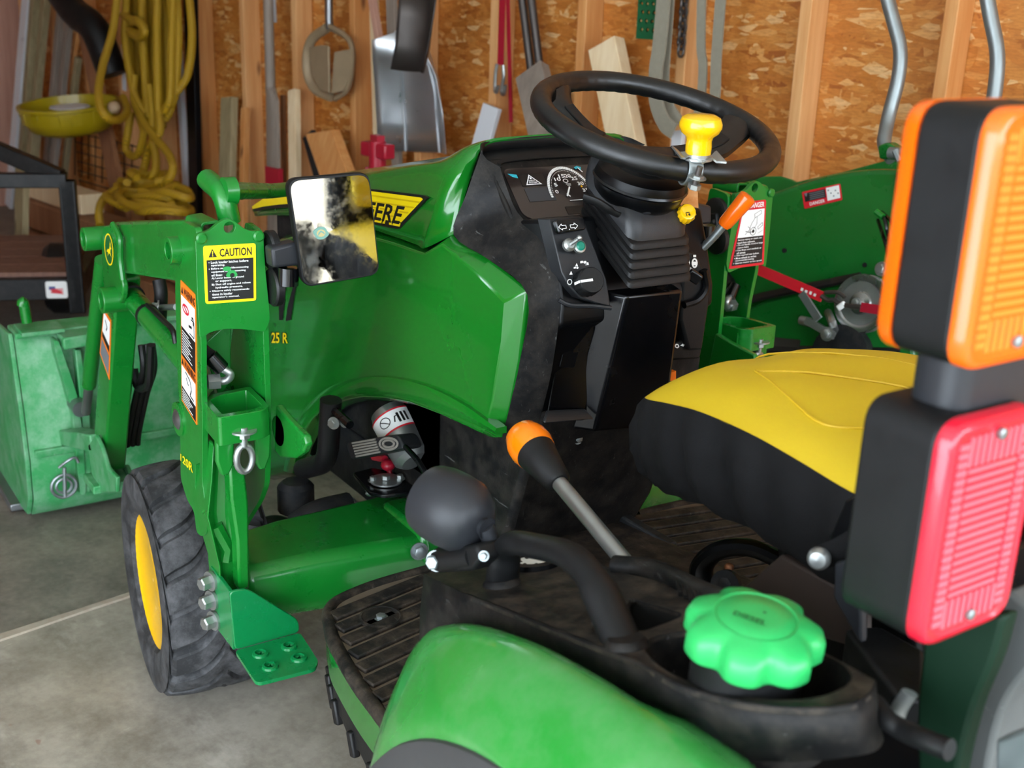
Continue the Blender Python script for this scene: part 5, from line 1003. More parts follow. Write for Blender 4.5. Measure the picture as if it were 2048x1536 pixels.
m.rings(rings); cp=m.o('fuel_cap',greenc,deck,ang=60)
d=Decal(*[fc+cz*.0024+V(p) for p in ((0,0,0),(1,0,0),(1,1,0),(0,1,0))],cz); 
rr_=rt-cz*rt.dot(cz); rr_.normalize(); q_=cz.cross(rr_); A_=(rr_*math.cos(-.5)+q_*math.sin(-.5)); B_=cz.cross(A_)
o0=fc+cz*.0026
d=Decal(o0-A_*.018-B_*.003,o0+A_*.012-B_*.003,o0+A_*.012-B_*.0115,o0-A_*.018-B_*.0115,cz,.0002); d.k=1; d.text('DIESEL',.05,.1,.95,.9,0); d.m.mi=0; d.ell(.75,-1.2,.05,.2,0); d.o('cap_lettering',[dkg],cp,'dark DIESEL lettering')
# grab handle
hp=[V((0.3533,0.4578,0.7117))-V((0,0,.006)),(0.3425,0.463,0.7694),(0.1975,0.466,0.8145),V((0.0987,0.4886,0.7753))-V((0,0,.012))]
m=M(); pth=rc(hp,[0,.035,.06,0],8); m.tube(pth,[.0165 if 2<i<len(pth)-3 else .019 for i in range(len(pth))],16,flat=(1,.8),nrm=(.3,1,0)); m.o('grab_handle',blk,deck)
for c,r_ in ((V((0.3485,0.461,0.7129)),.022),(V((0.0977,0.4911,0.7756)),.021)): M().lathe([(r_,-.002),(r_*.95,.003),(r_*.78,.007)],c,dkn,20).o('handle_boot',blkd,deck)
# gauge with white face
c=V((0.3811,0.3942,0.7047)); m=M(); m.lathe([(.030,-.01),(.030,.006),(.024,.008),(.0235,.004)],c,dkn,28); m.o('dial_bezel',blkg,deck); m=M(); m.lathe([(.0238,.003),(.0238,.005)],c,dkn,28); dl2=m.o('dial_face',whp,deck)
m=M(); 
for k in range(7):
    a=2*PI*k/7; m.box(c+dkn*.0055+V((math.cos(a)*.016,math.sin(a)*.016,-.25*math.cos(a)*.016)),(.004,.003,.0006))
m.o('dial_marks',ink,dl2)
# position lever with orange ball
k0=V((0.2776,0.335,0.7286)); k1=V((0.4514,0.315,0.7671)); k2=V((0.5453,0.305,0.7934)); dv=(k2-k1).normalized()
m=M(); m.tube([k0-(k1-k0).normalized()*.06,k1],.0098,16); lv=m.o('lever_rod',zinc,deck)
m=M(); m.lathe([(.0125,-.004),(.0165,.0),(.0225,.04),(.0265,.062)],k1,dv,28); m.o('lever_grip',blk,lv)
L_=(k2-k1).length; m=M(); m.lathe([(.0265,.060),(.0290,.072),(.0285,.085),(.0235,.100),(.013,.110),(.001,.113)],k1,dv,32); m.o('lever_knob',org,lv)
# work light: bowl back facing the camera, swivel and bracket
c=V((0.4093,0.49,0.7843)); ax=V((.50,.50,.16)); ax=(V((0.3831,0.54,0.8261))-c)*1.0; ax=ax.normalized()
ax=(fw*.62-rt*.72+up*.30).normalized()
m=M(); m.lathe([(.010,-.048),(.022,-.045),(.034,-.035),(.042,-.018),(.0435,.0),(.043,.020),(.040,.034),(.034,.035)],c,ax,36); wl=m.o('work_light',gry,deck)
m=M(); m.lathe([(.034,.0335),(.034,.0355)],c,ax,30); m.o('light_lens',whp,wl)
b=c-ax*.043; m=M(); m.lathe([(.010,0),(.010,.012),(.0125,.016)],b+ax*.004,-ax,16); m.tube([b-ax*.008,V((0.3564,0.47,0.7622))],.010,12); m.o('light_swivel',gry,wl)
m=M(); m.prism([(0.4184,0.5,0.7367),(0.3445,0.5,0.7715),(0.3318,0.5,0.7605),(0.3482,0.5,0.739),(0.4034,0.505,0.7128)],(0,-.03,0)); m.o('light_bracket',blk,deck,bevel=.004)
m=M(); m.tube([(0.418,0.5,0.7213),(0.3598,0.49,0.7493)],.014,14); m.o('bracket_sleeve',blk,deck); m=M(); m.bolt((0.4161,0.505,0.7227),(-.5,.8,.2),.0085,.014); m.o('bolt',zind,deck)
m=M(); m.bolt((0.3261,0.5,0.7666),(-.6,.6,.3),.004,.006); m.o('bolt',zind,deck)
# ---------------- seat ----------------
st_=[(.482,.085,.855,.846),(.478,.125,.862,.848),(.468,.160,.874,.851),(.45,.187,.883,.856),(.42,.205,.892,.864),(.37,.216,.902,.876),(.31,.221,.908,.885),(.23,.223,.908,.886),(.16,.223,.904,.880),(.09,.223,.900,.872),(.02,.222,.900,.87)]
NY=18; rows=[]
def seatrow(x,hw,zt,zb): return [V((x,-hw+2*hw*k/NY,zb+(zt-zb)*(1-abs(-1+2*k/NY)**3.2)+.003*math.sin(9*x*6+k*.7)*(1-abs(-1+2*k/NY)))) for k in range(NY+1)]
rows=[seatrow(*s) for s in st_]; rows=[list(r) for r in zip(*[cr(list(c),4) for c in zip(*rows)])]
m=M(); m.grid(rows); seat=m.o('seat_cushion',yel,tr,ang=80)
bd=[V((x,hw,zb)) for x,hw,zt,zb in st_]; ring=[p for p in reversed(bd)]+[V((p.x,-p.y,p.z)) for p in bd]
ring=cr(ring,5); n_=len(ring); rows=[]
for j,(off,dz) in enumerate(((0,.001),(.004,-.012),(.008,-.04),(.004,-.075),(-.008,-.105),(-.026,-.125),(-.05,-.132))):
    r_=[]
    for i,p in enumerate(ring):
        o_=V((p.x-.2,p.y,0)); o_=(V((.2*0,p.y,0)) if p.x<.36 else V((p.x-.36,p.y*.9,0))); o_.normalize(); wv=.0075*math.sin(i*1.25+j*.75)*math.sin(j*.52)*(1+.6*math.sin(i*.37+1)); r_.append(p+o_*(off+wv)+V((0,0,dz*(1 if p.x<.4 else 1-(p.x-.4)*1.2))))
    rows.append(r_)
skirt_m=mat('black seat fabric','#0d0d0e',.8,spec=.2,var=.2,bump=.3,bs=500)
m=M(); m.grid(rows); m.o('seat_skirt',skirt_m,tr,ang=80)
m=M(); 
def spt(x,y):
    for a,b in zip(st_,st_[1:]):
        if b[0]<=x<=a[0]:
            t=(x-b[0])/(a[0]-b[0]); hw,zt,zb=[b[i]+(a[i]-b[i])*t for i in(1,2,3)]; return V((x,y,zb+(zt-zb)*(1-abs(y/hw)**3.2)+.001))
    return V((x,y,.9))
sm_=mat('seam thread','#c7a416',.6)
for ln in ([(.475,-.02),(.40,-.045),(.30,-.09),(.2,-.12),(.05,-.13)],[(.36,.09),(.30,.04),(.2,-.02),(.06,-.06)],[(.36,.09),(.27,.13),(.19,.155),(.14,.11),(.06,.07)]):
    m.tube([spt(*q_) for q_ in [(a.x,a.y) for a in cr([(x,y,0) for x,y in ln],6)]],.0016,6)
m.o('seam_piping',sm_,seat)
m=M(); m.prism([V((x,.215,z)) for x,z in ((.02,.865),(.06,.90),(.03,1.05),(-.02,1.16),(-.07,1.16),(-.06,.87))],(0,-.43,0)); bkr=m.o('seat_backrest',skirt_m,tr,bevel=.03,seg=4)
m=M(); m.prism([V((x,.17,z)) for x,z in ((.075,.93),(.058,1.04),(.015,1.12),(.005,1.12),(.045,.93))],(0,-.34,0)); m.o('back_pad',yel,bkr,bevel=.008,seg=3)
m=M(); m.prism([V((x,.15,z)) for x,z in ((.20,.60),(.26,.775),(.05,.775),(.02,.60))],(0,-.30,0)); m.o('seat_base',blks,tr,bevel=.01)
m=M(); m.prism([V((x,.16,z)) for x,z in ((.22,.42),(.18,.58),(-.30,.62),(-.30,.30),(.22,.30))],(0,-.32,0)); m.o('transmission_housing',cast,tr,bevel=.02)
# seat hinge knob, belt strap, side bracket
m=M(); c=V((0.0832,0.262,0.813)); m.lathe([(.0105,0),(.0118,.003),(.0112,.008),(.008,.012),(.001,.0135)],c,(-.45,.8,.1),24); m.o('adjuster_knob',zinc,tr)
m=M(); m.prism([(0.0718,0.25,0.8751),(0.0477,0.25,0.8959),(0.0365,0.25,0.8459),(0.0574,0.25,0.8236),(0.0882,0.25,0.8167)],(0,-.01,0)); m.o('belt_anchor',blks,tr,bevel=.002)
m=M(); m.tube(cr([(0.0929,0.25,0.8047),(0.0642,0.25,0.8271),(0.0377,0.25,0.8532)],5),.016,8,flat=(1,.35)); m.o('belt_strap',skirt_m,tr)
m=M(); m.prism([(0.0671,0.26,0.8137),(0.0381,0.26,0.8344),(0.0236,0.26,0.7446),(0.0633,0.26,0.7772)],(0,-.012,0)); m.o('side_bracket',gry,tr,bevel=.003)
# hitch linkage under the seat
m=M(); m.tube(cr([(0.2766,0.1,0.6839),(0.309,0.12,0.6911),(0.3399,0.14,0.6798),(0.3579,0.15,0.6534),(0.3546,0.15,0.6266)],6),.018,10,flat=(1,.6)); m.o('control_arm',blks,tr)
m=M(); m.lathe([(.018,0),(.018,.012)],(0.3019,0.16,0.6551),(-.4,.8,.3),18); m.bolt((0.2997,0.165,0.6587),(-.4,.8,.3),.008,.008); m.o('arm_pivot',cast,tr); M().ball((0.3119,0.15,0.6705),.006,n=8).o('grease_cap',mat('copper cap','#8a5a3c',.4,metal=.6),tr)
m=M(); m.prism([V(p) for p in [(0.2426,0.2,0.6853),(0.1891,0.2,0.7536),(0.0764,0.2,0.7517),(0.0677,0.2,0.6978),(0.1773,0.2,0.6722)]],(0,-.02,0)); m.o('seat_pan_bracket',mat('brown primer steel','#2c211b',.6,var=.2),tr,bevel=.003)
bx=[V(p) for p in [(0.0592,0.2399,0.74),(0.0447,0.2049,0.74),(-0.01,0.205,0.74),(-0.066,0.2768,0.74),(-0.0467,0.2941,0.74)]]
m=M(); m.prism(bx,(0,0,-.05)); m.o('battery_box',blk,tr,bevel=.005)
m=M(); m.tube(cr([(-0.1023,0.4,0.7997),(-0.124,0.41,0.7997),(-0.1407,0.41,0.7997),(-0.1652,0.42,0.8102),(-0.1864,0.42,0.8146)],6),.0085,10); m.o('ribbed_cable',rub,tr)
m=M(); m.tube(cr([(-0.1194,0.38,0.812),(-0.1126,0.38,0.7943),(-0.1097,0.38,0.7761)],5),.007,10,flat=(1,.5)); m.o('release_lever',zinc,tr)
# ---------------- roll bar post and lamps ----------------
pp=[(-0.1462,0.26,0.8676),(-0.1344,0.26,0.8338),(-0.1154,0.26,0.7825),(-0.1111,0.26,0.7246),(-0.1154,0.26,0.6592),(-0.1262,0.26,0.5853)]
rp_=[V(p) for p in pp]
m=M(); pc_=cr(rp_,6); m.rings([[p+V((-.028,.022,0)),p+V((.022,.022,.012)),p+V((.022,-.03,.012)),p+V((-.028,-.03,0))] for p in pc_]); m.o('roll_bar_post',mat('grey roll bar paint','#5d605f',.45,var=.12,scr=.4),tr,bevel=.005)
m=M(); pl_=cr([(-0.1013,0.35,0.8641),(-0.1043,0.35,0.8242),(-0.1073,0.35,0.7786),(-0.1177,0.35,0.7267),(-0.1285,0.35,0.6791)],6); pr2=cr([(-0.1681,0.35,0.8969),(-0.1649,0.35,0.8565),(-0.1562,0.35,0.807),(-0.1528,0.35,0.7491),(-0.1549,0.35,0.6975)],6)
m.rings([[a,b,b-V((0,.02,0)),a-V((0,.02,0))] for a,b in zip(pl_,pr2)]); m.o('post_gusset',mat('dark green steel','#0b2416',.55,var=.2,spec=.2),tr,bevel=.004)
m=M(); m.prism([(-0.1902,0.37,0.8074),(-0.2277,0.37,0.8471),(-0.2395,0.37,0.7866),(-0.1991,0.37,0.7595)],(0,-.02,0)); m.o('grey_bracket',zind,tr,bevel=.003)
# lamp housings: rounded boxes with ribbed lenses
def rbox(x0,x1,y0,y1,z0,z1,r): return rc([V((x0,y0,z0)),V((x0,y1,z0)),V((x0,y1,z1)),V((x0,y0,z1))],r,6,True)
def lamp(nm,x0,x1,y0,y1,z0,z1,mt,front,rib):
    m=M(); ri=[rbox(x,x,y0,y1,z0,z1,.022) for x in(x0,x1)]; m.rings(ri); ho_=m.o(nm,blk,tr,bevel=.003)
    for sgn,x in ((-1,x0),)+(((1,x1),) if front else ()):
        m=M(); cy,cz_=(y0+y1)/2,(z0+z1)/2; R_=[]
        for dx,sc_ in ((0,1.005),(.009,1.0),(.0125,.965),(.0135,.90),(.0115,.86),(.0115,.84)):
            R_.append([V((x+sgn*dx,cy+(p.y-cy)*sc_,cz_+(p.z-cz_)*(1-(1-sc_)*.6))) for p in rbox(x,x,y0,y1,z0,z1,.022)])
        m.rings(R_); le=m.o('lens',mt,ho_,ang=50)
        m=M(); ny=9; xx=x+sgn*.0118
        for k in range(22):
            z=z0+.018+(z1-z0-.036)*k/21
            for (a,b) in ((y0+.012,y0+.022),(y1-.022,y1-.012)): m.beam((xx,a,z),(xx,b,z),.0045,.0022,(0,0,1))
        for k in range(9):
            y=y0+.025+(y1-y0-.05)*k/8; m.beam((xx,y,z1-.012),(xx,y,z1-.034),.0032,.002,(0,1,0)); m.beam((xx,y,z0+.012),(xx,y,z0+.034),.0032,.002,(0,1,0))
        for k in range(16):
            z=z0+.038+(z1-z0-.076)*k/15; m.beam((xx,y0+.026,z),(xx,y1-.026,z),.003,.0014,(0,0,1))
        m.o('lens_ribs',rib,le)
        if sgn<0:
            for z in(z0+.016,z1-.014): m=M(); m.lathe([(.0045,0),(.0045,.003),(.003,.004)],(xx+sgn*.0005,cy-.002,z),(-1,0,0),14); m.o('lens_screw',zind,le)
    return ho_
def m_lens(nm,hx):
    t=NT(nm); t.i(t.p,'Base Color',lin(hx)); t.p.inputs['Roughness'].default_value=.22; t.p.inputs['Subsurface Weight'].default_value=.25; t.p.inputs['Subsurface Radius'].default_value=(.02,.008,.004); t.p.inputs['Subsurface Scale'].default_value=.4; t.p.inputs['Coat Weight'].default_value=.4; return t.m
amb=m_lens('amber lens','#f0640a'); rdl=m_lens('red lens','#cc1c33')
am=lamp('amber_lamp',-.148,-.100,.333,.443,1.098,1.270,amb,True,m_lens('amber ribs with painted glint','#f5822f'))  # ribs are the lens plastic, lightened to hold its glint in the colour
rd_=lamp('red_lamp',-.150,-.088,.337,.443,.890,1.062,rdl,False,m_lens('red ribs with painted glint','#dc6070'))  # red ribs likewise have the reflected glint painted in
m=M(); m.rings([rc([V((-.145,y0_,z)),V((-.145,.418,z)),V((-.10,.418,z)),V((-.10,y0_,z))],.018,5,True) for y0_,z in((.30,1.04),(.30,1.13))]); m.o('lamp_stem',gry,tr)
m=M(); m.box((-.12,.36,1.066),(.03,.04,.02)); m.o('lamp_bracket',gry,tr,bevel=.003)
# ---------------- wheels, axle, under-hood parts ----------------
def wheel(name,c,R_,wd,rr,steer,mt,lugs,label=None):
    ax=V((-math.sin(steer),math.cos(steer),0)); ax=ax if c[1]>0 else -ax   # outward axle
    c=V(c); x_=V((0,0,1)); y_=ax.cross(x_); NA=360; pr=[]
    h=wd/2; T=R_*.055
    prof=[(rr,-h*.80),(rr+.012,-h*.93),((rr+R_)/2,-h*1.0),(R_-T*1.3,-h*.97)]
    tw=[-.92,-.86,-.74,-.62,-.5,-.38,-.26,-.14,-.04,.04,.14,.26,.38,.5,.62,.74,.86,.92]
    rings=[]
    sg=1 if c[1]>0 else -1
    for i in range(NA):
        a=2*PI*i/NA; g=math.sin(lugs*a); lug=1 if g>-.62 else (0 if g<-.88 else (g+.88)/.26); rg=[]
        for r,q in prof: rg.append(c+(x_*math.cos(a)+y_*math.sin(a))*r+ax*q)
        for w_ in tw:
            s_=abs(w_); b_=a-sg*(11*s_-2.2*s_*s_+1.1*math.sin(5*s_))/lugs; d=x_*math.cos(b_)+y_*math.sin(b_)
            l_=lug if s_>.05 else .8
            rg.append(c+d*(R_-T*(1-l_)-.012*(s_**3)*(R_/.23)-(.006 if s_>.9 else 0))+ax*h*w_)
        b_=a
        rg+=[c+(x_*math.cos(a)+y_*math.sin(a))*r-ax*q for r,q in reversed(prof)]
        rings.append(rg)
    root=M().rings([[p for p in r] for r in rings],loop=True,closed=False).o(name,mt,tr,ang=28)
    m=M(); e=h
    m.lathe([(rr-.004,e*.80),(rr+.006,e*.86),(rr+.006,e*.80),(rr-.006,e*.74),(rr-.012,e*.45),(rr-.03,e*.32),(rr*.62,e*.22),(rr*.42,e*.30),(rr*.36,e*.50),(rr*.30,e*.52),(.001,e*.52)],c,ax,48); ri=m.o('rim',yelp,root)
    m=M(); m.lathe([(rr-.004,-e*.80),(rr-.012,-e*.40),(rr-.02,e*.3)],c,ax,40); m.o('rim_barrel',yelp,root)
    m=M(); m.lathe([(rr*.26,e*.5),(rr*.24,e*.62),(rr*.1,e*.66),(.001,e*.66)],c,ax,24); m.o('hub_cap',blk,root)
    for k in range(5):
        a=2*PI*k/5; d=x_*math.cos(a)+y_*math.sin(a); M().bolt(c+d*rr*.46+ax*e*.30,ax,.008,.010).o('wheel_bolt',zind,root)
    return root
tyre=mat('dusty tyre rubber','#252628',.72,var=.3,vs=12,bump=.35,bs=120,dust=.42,dustc='#7d7d80',scr=.12)
st_a=math.radians(-5)
wheel('front_wheel',(1.446,.458,.229),.229,.212,.127,st_a,tyre,19)
wheel('front_wheel',(1.446,-.458,.229),.229,.212,.127,st_a,tyre,19)
wheel('rear_wheel',(0,.478,.33),.33,.29,.152,0,tyre,18)
wheel('rear_wheel',(0,-.478,.33),.33,.29,.152,0,tyre,18)
m=M(); m.tube([(1.446,.34,.24),(1.446,-.34,.24)],.045,16); m.o('front_axle',cast,tr)
for s in(1,-1):
    m=M(); m.ball((1.43,.30*s,.25),.068,n=14); m.lathe([(.055,-.07),(.06,0),(.045,.05)],(1.43,.30*s,.25),(0,0,1),20); m.lathe([(.05,0),(.05,.06)],(1.44,.30*s,.24),(0,s,0),20)
    m.o('steering_knuckle',cast,tr)
m=M(); m.tube(cr([(1.2954,0.3,0.3582),(1.246,0.28,0.3946),(1.2414,0.22,0.3987)],5),.030,12); m.o('drive_shaft_cover',cast,tr)
m=M(); m.lathe([(.02,-.03),(.036,-.02),(.036,.03),(.026,.04)],(1.3599,0.28,0.3811),(0,0,1),14); m.o('breather_cap',cast,tr)
# crosswise loader frame tube
bm_=[V(p) for p in ((1,0.5105,0.4597),(1,0.4727,0.3758),(1,0.4631,0.3491),(1,0.5084,0.4038))]
q0=V((1.02,0.5061,0.4389)); y0,y1=q0.y,.08
sec=lambda y,zt,zb,xf,xb:[V((xb,y,zt)),V((xb-.012,y,zt-.02)),V((xb-.006,y,zb)),V((xf,y,zb)),V((xf,y,zt+.005))]
m=M(); m.rings([sec(.515,.440,.345,1.15,1.02),sec(.40,.440,.335,1.17,1.015),sec(.25,.432,.325,1.19,1.01),sec(.14,.425,.32,1.21,1.0)]); cb=m.o('cross_tube',greenb,ld,bevel=.014,seg=4)
m=M(); m.rings([sec(-.515,.440,.345,1.15,1.02),sec(-.40,.440,.335,1.17,1.015),sec(-.25,.432,.325,1.19,1.01),sec(-.14,.425,.32,1.21,1.0)]); m.o('cross_tube',greenb,ld,bevel=.014,seg=4)
for ln in ([(1.016,0.3772,0.355),(1.016,0.3288,0.3553),(1.014,0.2723,0.3625)],[(1.018,0.3655,0.3394),(1.018,0.3089,0.3413)]): 
    m=M(); m.tube(ln,.005,8); m.o('weld_rib',greenb,cb)
m=M(); m.prism([V((x,.20,z)) for x,z in ((1.0,.44),(1.16,.44),(1.13,.40),(.98,.38))],(0,-.09,0)); m.o('frame_bracket',greenb,ld,bevel=.012,seg=3)
M().bolt((0.985,0.2116,0.416),(-1,.2,.1),.011,.012).o('bolt',zind,ld)
M().prism([(1.4303,0.13,0.3328),(1.3418,0.13,0.3336),(1.3264,0.13,0.2953),(1.4195,0.13,0.2797)],(0,.004,0)).o('serial_plate',gyp,tr)
d=Decal((1.414,0.1355,0.3357),(1.3353,0.1355,0.3352),(1.3221,0.1355,0.3028),(1.4079,0.1355,0.2903),(0,1,0)); d.k=1
for k in range(7): d.rect(.08,.08+.12*k,.92,.14+.12*k,0)
d.o('serial_print',[whp],tr)
M().bolt((1.3309,0.15,0.3336),(-.4,.9,.1),.013,.016,False).o('bolt',zind,tr)
M().box((1.20,.02,.56),(.55,.06,.32)).o('bell_housing',cast,tr,bevel=.02)
# brake pedal
P_=[V(p) for p in ((1.1535,0.27,0.5707),(1.0305,0.23,0.6208),(1.0035,0.23,0.6028),(1.1338,0.27,0.5442))]
m=M(); nrm_=(P_[1]-P_[0]).cross(P_[3]-P_[0]).normalized(); nrm_=nrm_ if nrm_.x<0 else -nrm_
m.prism(rc(P_,.012,5,True),-nrm_*.045); pd_=m.o('brake_pedal',padm,tr,bevel=.006,seg=3)
qd=lambda a,b:(P_[0]*(1-a)+P_[1]*a)*(1-b)+(P_[3]*(1-a)+P_[2]*a)*b
for k in range(6): M().beam(qd(.14,.10+k*.155)+nrm_*.001,qd(.58,.10+k*.155)+nrm_*.001,.0032,.003,(0,0,1)).o('tread_ridge',mat('worn rubber ridge','#77726a',.7) if k==0 else bpy.data.materials['worn rubber ridge'],pd_)
for r_ in(.16,.26): m=M(); m.tube([qd(.78+.6*r_*math.cos(a),.5+1.4*r_*math.sin(a))+nrm_*.001 for a in [2*PI*k/22 for k in range(22)]],.0022,6,closed=True); m.o('tread_ring',bpy.data.materials['worn rubber ridge'],pd_)
m=M(); m.tube(cr([(0.9907,0.235,0.6108),(0.9546,0.23,0.5957),(0.938,0.22,0.564),(0.9586,0.2,0.5109),(0.9819,0.18,0.45)],6),.010,10,flat=(1,.5)); m.o('pedal_arm',blkg,tr)
# filter canister with label, red boot, mount plate, hose
c=V((1.1319,0.165,0.5656)); ax=(V((1.1867,0.165,0.5984))-c).normalized(); ax=(ax+V((.2,.1,.3))).normalized()
m=M(); m.lathe([(.001,-.05),(.026,-.05),(.036,-.04),(.038,0),(.038,.045),(.034,.062),(.02,.066),(.001,.066)],c,ax,30); can=m.o('filter_canister',zinc,tr)
m=M(); xr=rt-ax*rt.dot(ax); m.lathe([(.0386,.008),(.0386,.046)],c,ax,24,a0=-1.2,a1=2.6,ref=-xr); lb_=m.o('canister_label',whp,can)
m=M(); m.lathe([(.0389,.006),(.0389,.0095)],c,ax,24,a0=-1.2,a1=2.6,ref=-xr); m.lathe([(.0389,.044),(.0389,.047)],c,ax,24,a0=-1.2,a1=2.6,ref=-xr); m.o('label_edge',rdp,can)
m=M(); 
for a in(.7,.9,1.1): m.lathe([(.0392,.016),(.0392,.036)],c,ax,4,a0=a+1.0,a1=a+1.12,ref=-xr)
yx=ax.cross(-xr.normalized()).normalized(); 
e_=lambda a,h:c+ax*h+(-xr.normalized()*math.cos(a)+yx*math.sin(a))*.0393
m.tube([e_(.55+.28*math.cos(t_)+.5,.028+.0095*math.sin(t_)) for t_ in [2*PI*k/18 for k in range(18)]],.0008,5,closed=True); m.tube([e_(.85,.034),e_(1.05,.028),e_(1.25,.021)],.0008,5); m.tube([e_(1.5,.02),e_(1.6,.03),e_(1.75,.032),e_(1.75,.018)],.0014,5)
m.o('label_print',ink,can)
m=M(); m.ball((1.2004,0.16,0.4892),.014,(1,1,.8),10); m.tube([(1.2126,0.16,0.497),(1.2586,0.16,0.4848)],.007,8); m.tube([(1.1963,0.16,0.4805),(1.1841,0.16,0.4626)],.005,8); m.o('red_terminal_boot',red,tr)
pl2=[V(p) for p in [(1.2299,0.2195,0.475),(1.234,0.1756,0.475),(1.1872,0.1415,0.475),(1.1316,0.1397,0.475),(1.0957,0.1697,0.475),(1.1075,0.2142,0.475),(1.1304,0.2327,0.475)]]
m=M(); m.prism(rc(pl2,.008,3,True),(0,0,-.008)); mt_=m.o('engine_mount',blkg,tr,bevel=.002)
m=M(); m.lathe([(.030,0),(.030,.003),(.012,.005)],(1.1594,0.1854,0.477),(0,0,1),24); m.bolt((1.1552,0.1876,0.483),(0,0,1),.008,.010,False); m.o('mount_washer',zinc,mt_)
for c in((1.1688,0.2074,0.478),(1.1533,0.1595,0.478)): M().bolt(c,(0,0,1),.0065,.009).o('mount_bolt',zinc,mt_)
M().bolt(V((1.157,0.2195,0.465)),(-.3,.5,-.6),.0065,.009).o('mount_bolt',zinc,mt_)
m=M(); m.prism([V((x,.17,z)) for x,z in ((.98,.47),(1.10,.47),(1.14,.36),(.95,.40))],(0,-.12,0)); m.o('mount_block',blkd,tr,bevel=.015)
m=M(); m.tube(rc([(1.2539,0.25,0.6168),(1.2744,0.25,0.4853),(1.3921,0.25,0.4292)],.04,7),.0205,16); m.o('coolant_hose',rub,tr)
m=M(); m.tube([(1.2415,0.25,0.6011),(1.1743,0.25,0.5937)],.008,8); m.o('hose_strap',blkg,tr); M().bolt((1.2162,0.262,0.586),(-.6,.8,.1),.008,.012).o('clamp_bolt',zinc,tr); M().bolt((1.2163,0.24,0.5821),(-.6,.8,.1),.006,.010).o('clamp_bolt',zinc,tr)
m=M(); m.box((1.30,.05,.52),(.12,.16,.10)); m.o('engine_accessory',cast,tr,bevel=.01)

# ---------------- mower deck leaning on the side wall ----------------
mn=(WIN+V((0,0,.22))).normalized()
md=thing('mower_deck','green mower deck standing on edge against the side wall','mower deck',(1.3155,-1.1036,0.2424))
ol=[V(p) for p in [(1.6115,-1.0816,0.8182),(1.5752,-1.096,0.8533),(1.5188,-1.1131,0.8842),(1.4453,-1.1342,0.919),(1.3821,-1.1515,0.9455),(1.3189,-1.1671,0.9642),(1.2514,-1.1825,0.9783),(1.1947,-1.1937,0.9828),(1.0722,-1.2172,0.9886),(0.9706,-1.2334,0.9791),(0.9463,-1.2324,0.9549)]]
dn_=V((0,0,-1)); dn_=(dn_-mn*dn_.dot(mn)).normalized()
def tofloor(p): return p+dn_*((p.z-.012)/-dn_.z)
lo=[tofloor(ol[-1]),tofloor(ol[0])]
m=M(); m.prism(rc(ol+lo,.03,4,True),-mn*.10); dk=m.o('deck_shell',greenm,md,bevel=.022,seg=5)
ob_=[V(p) for p in [(1.6726,-1.1493,0.8892),(1.6457,-1.1579,0.9058),(1.5557,-1.1767,0.9171),(1.5195,-1.1822,0.9126),(1.5075,-1.1833,0.9078),(1.3766,-1.2168,0.9519),(1.2769,-1.2435,0.9905),(1.2048,-1.2589,1.0011),(1.0484,-1.2892,1.0101)]]
m=M(); m.prism(ob_+[ob_[-1]+dn_*.5,ob_[0]+dn_*.5],-mn*.02); m.o('rear_skirt',greenm,md,bevel=.004)
m=M(); m.prism([(1.5488,-1.0022,0.5487),(1.4328,-1.0402,0.6252),(1.22,-1.0992,0.7168),(1.0791,-1.1345,0.761),(1.0089,-1.1049,0.5718),(1.2782,-1.0304,0.4563),(1.4872,-0.9688,0.3496)],-mn*.03); m.o('spindle_plate',greenm,md,bevel=.01,seg=3)
m=M(); m.tube([(1.5434,-1.0108,0.583),(1.4401,-1.0409,0.634),(1.1973,-1.1061,0.7295)],.014,8,flat=(.5,1)); m.o('drive_belt',rub,md)
m=M(); m.tube([(1.5146,-0.9952,0.4899),(1.2999,-1.0423,0.5269),(1.0486,-1.0996,0.58)],.016,8,flat=(.5,1)); m.o('drive_belt',rub,md)
pc_=V((1.1621,-1.0993,0.6704)); m=M(); m.lathe([(.068,0),(.070,.006),(.062,.012),(.062,.020),(.070,.026),(.069,.030),(.055,.030),(.048,.026),(.030,.026),(.026,.036),(.014,.038),(.012,.050),(.001,.050)],pc_,mn,40); pu=m.o('idler_pulley',mat('polished pulley steel','#b9bcbc',.26,metal=.95,var=.1),md)
m=M(); m.lathe([(.050,.0285),(.052,.0305),(.050,.0305)],pc_,mn,36); m.bolt(pc_+mn*.05,mn,.008,.01); m.o('pulley_nut',zinc,pu)
p2=V((1.1793,-1.0671,0.5406)); m=M(); m.lathe([(.075,0),(.075,.03),(.05,.032),(.02,.036),(.001,.036)],p2,mn,32); m.o('spindle_pulley',cast,md)
m=M(); m.beam((1.5365,-0.9955,0.5088),(1.3036,-1.0443,0.5387),.025,.01,dn_); m.o('anti_scalp_bar',dst,md)
m=M(); m.beam((1.2857,-1.0081,0.6808),(1.2212,-1.0079,0.6275),.022,.006,WDIR); m.o('idler_arm',zind,md,bevel=.002)
m=M(); m.lathe([(.012,0),(.012,.03)],(1.2906,-1.0599,0.5981),WDIR,12); m.beam((1.2546,-1.0002,0.6203),(1.1724,-1.0105,0.5998),.018,.012,dn_); m.bolt((1.1901,-1.0075,0.6006),mn,.012,.014); m.o('spring_hardware',zinc,md)
m=M(); m.tube(cr([(1.2533,-1.0739,0.6308),(1.1867,-1.0144,0.629),(1.2175,-1.0703,0.5857)],5),.010,8); m.o('chrome_rod',zinc,md)
m=M(); m.bolt((1.1483,-1.121,0.7564),mn,.012,.016); m.o('deck_bolt',zinc,md)
for c in ((1.4379,-1.0972,0.7478),(1.2134,-1.1386,0.7514)): m=M(); m.lathe([(.006,0),(.006,.002)],c,mn,12); m.o('deck_hole',void,md)
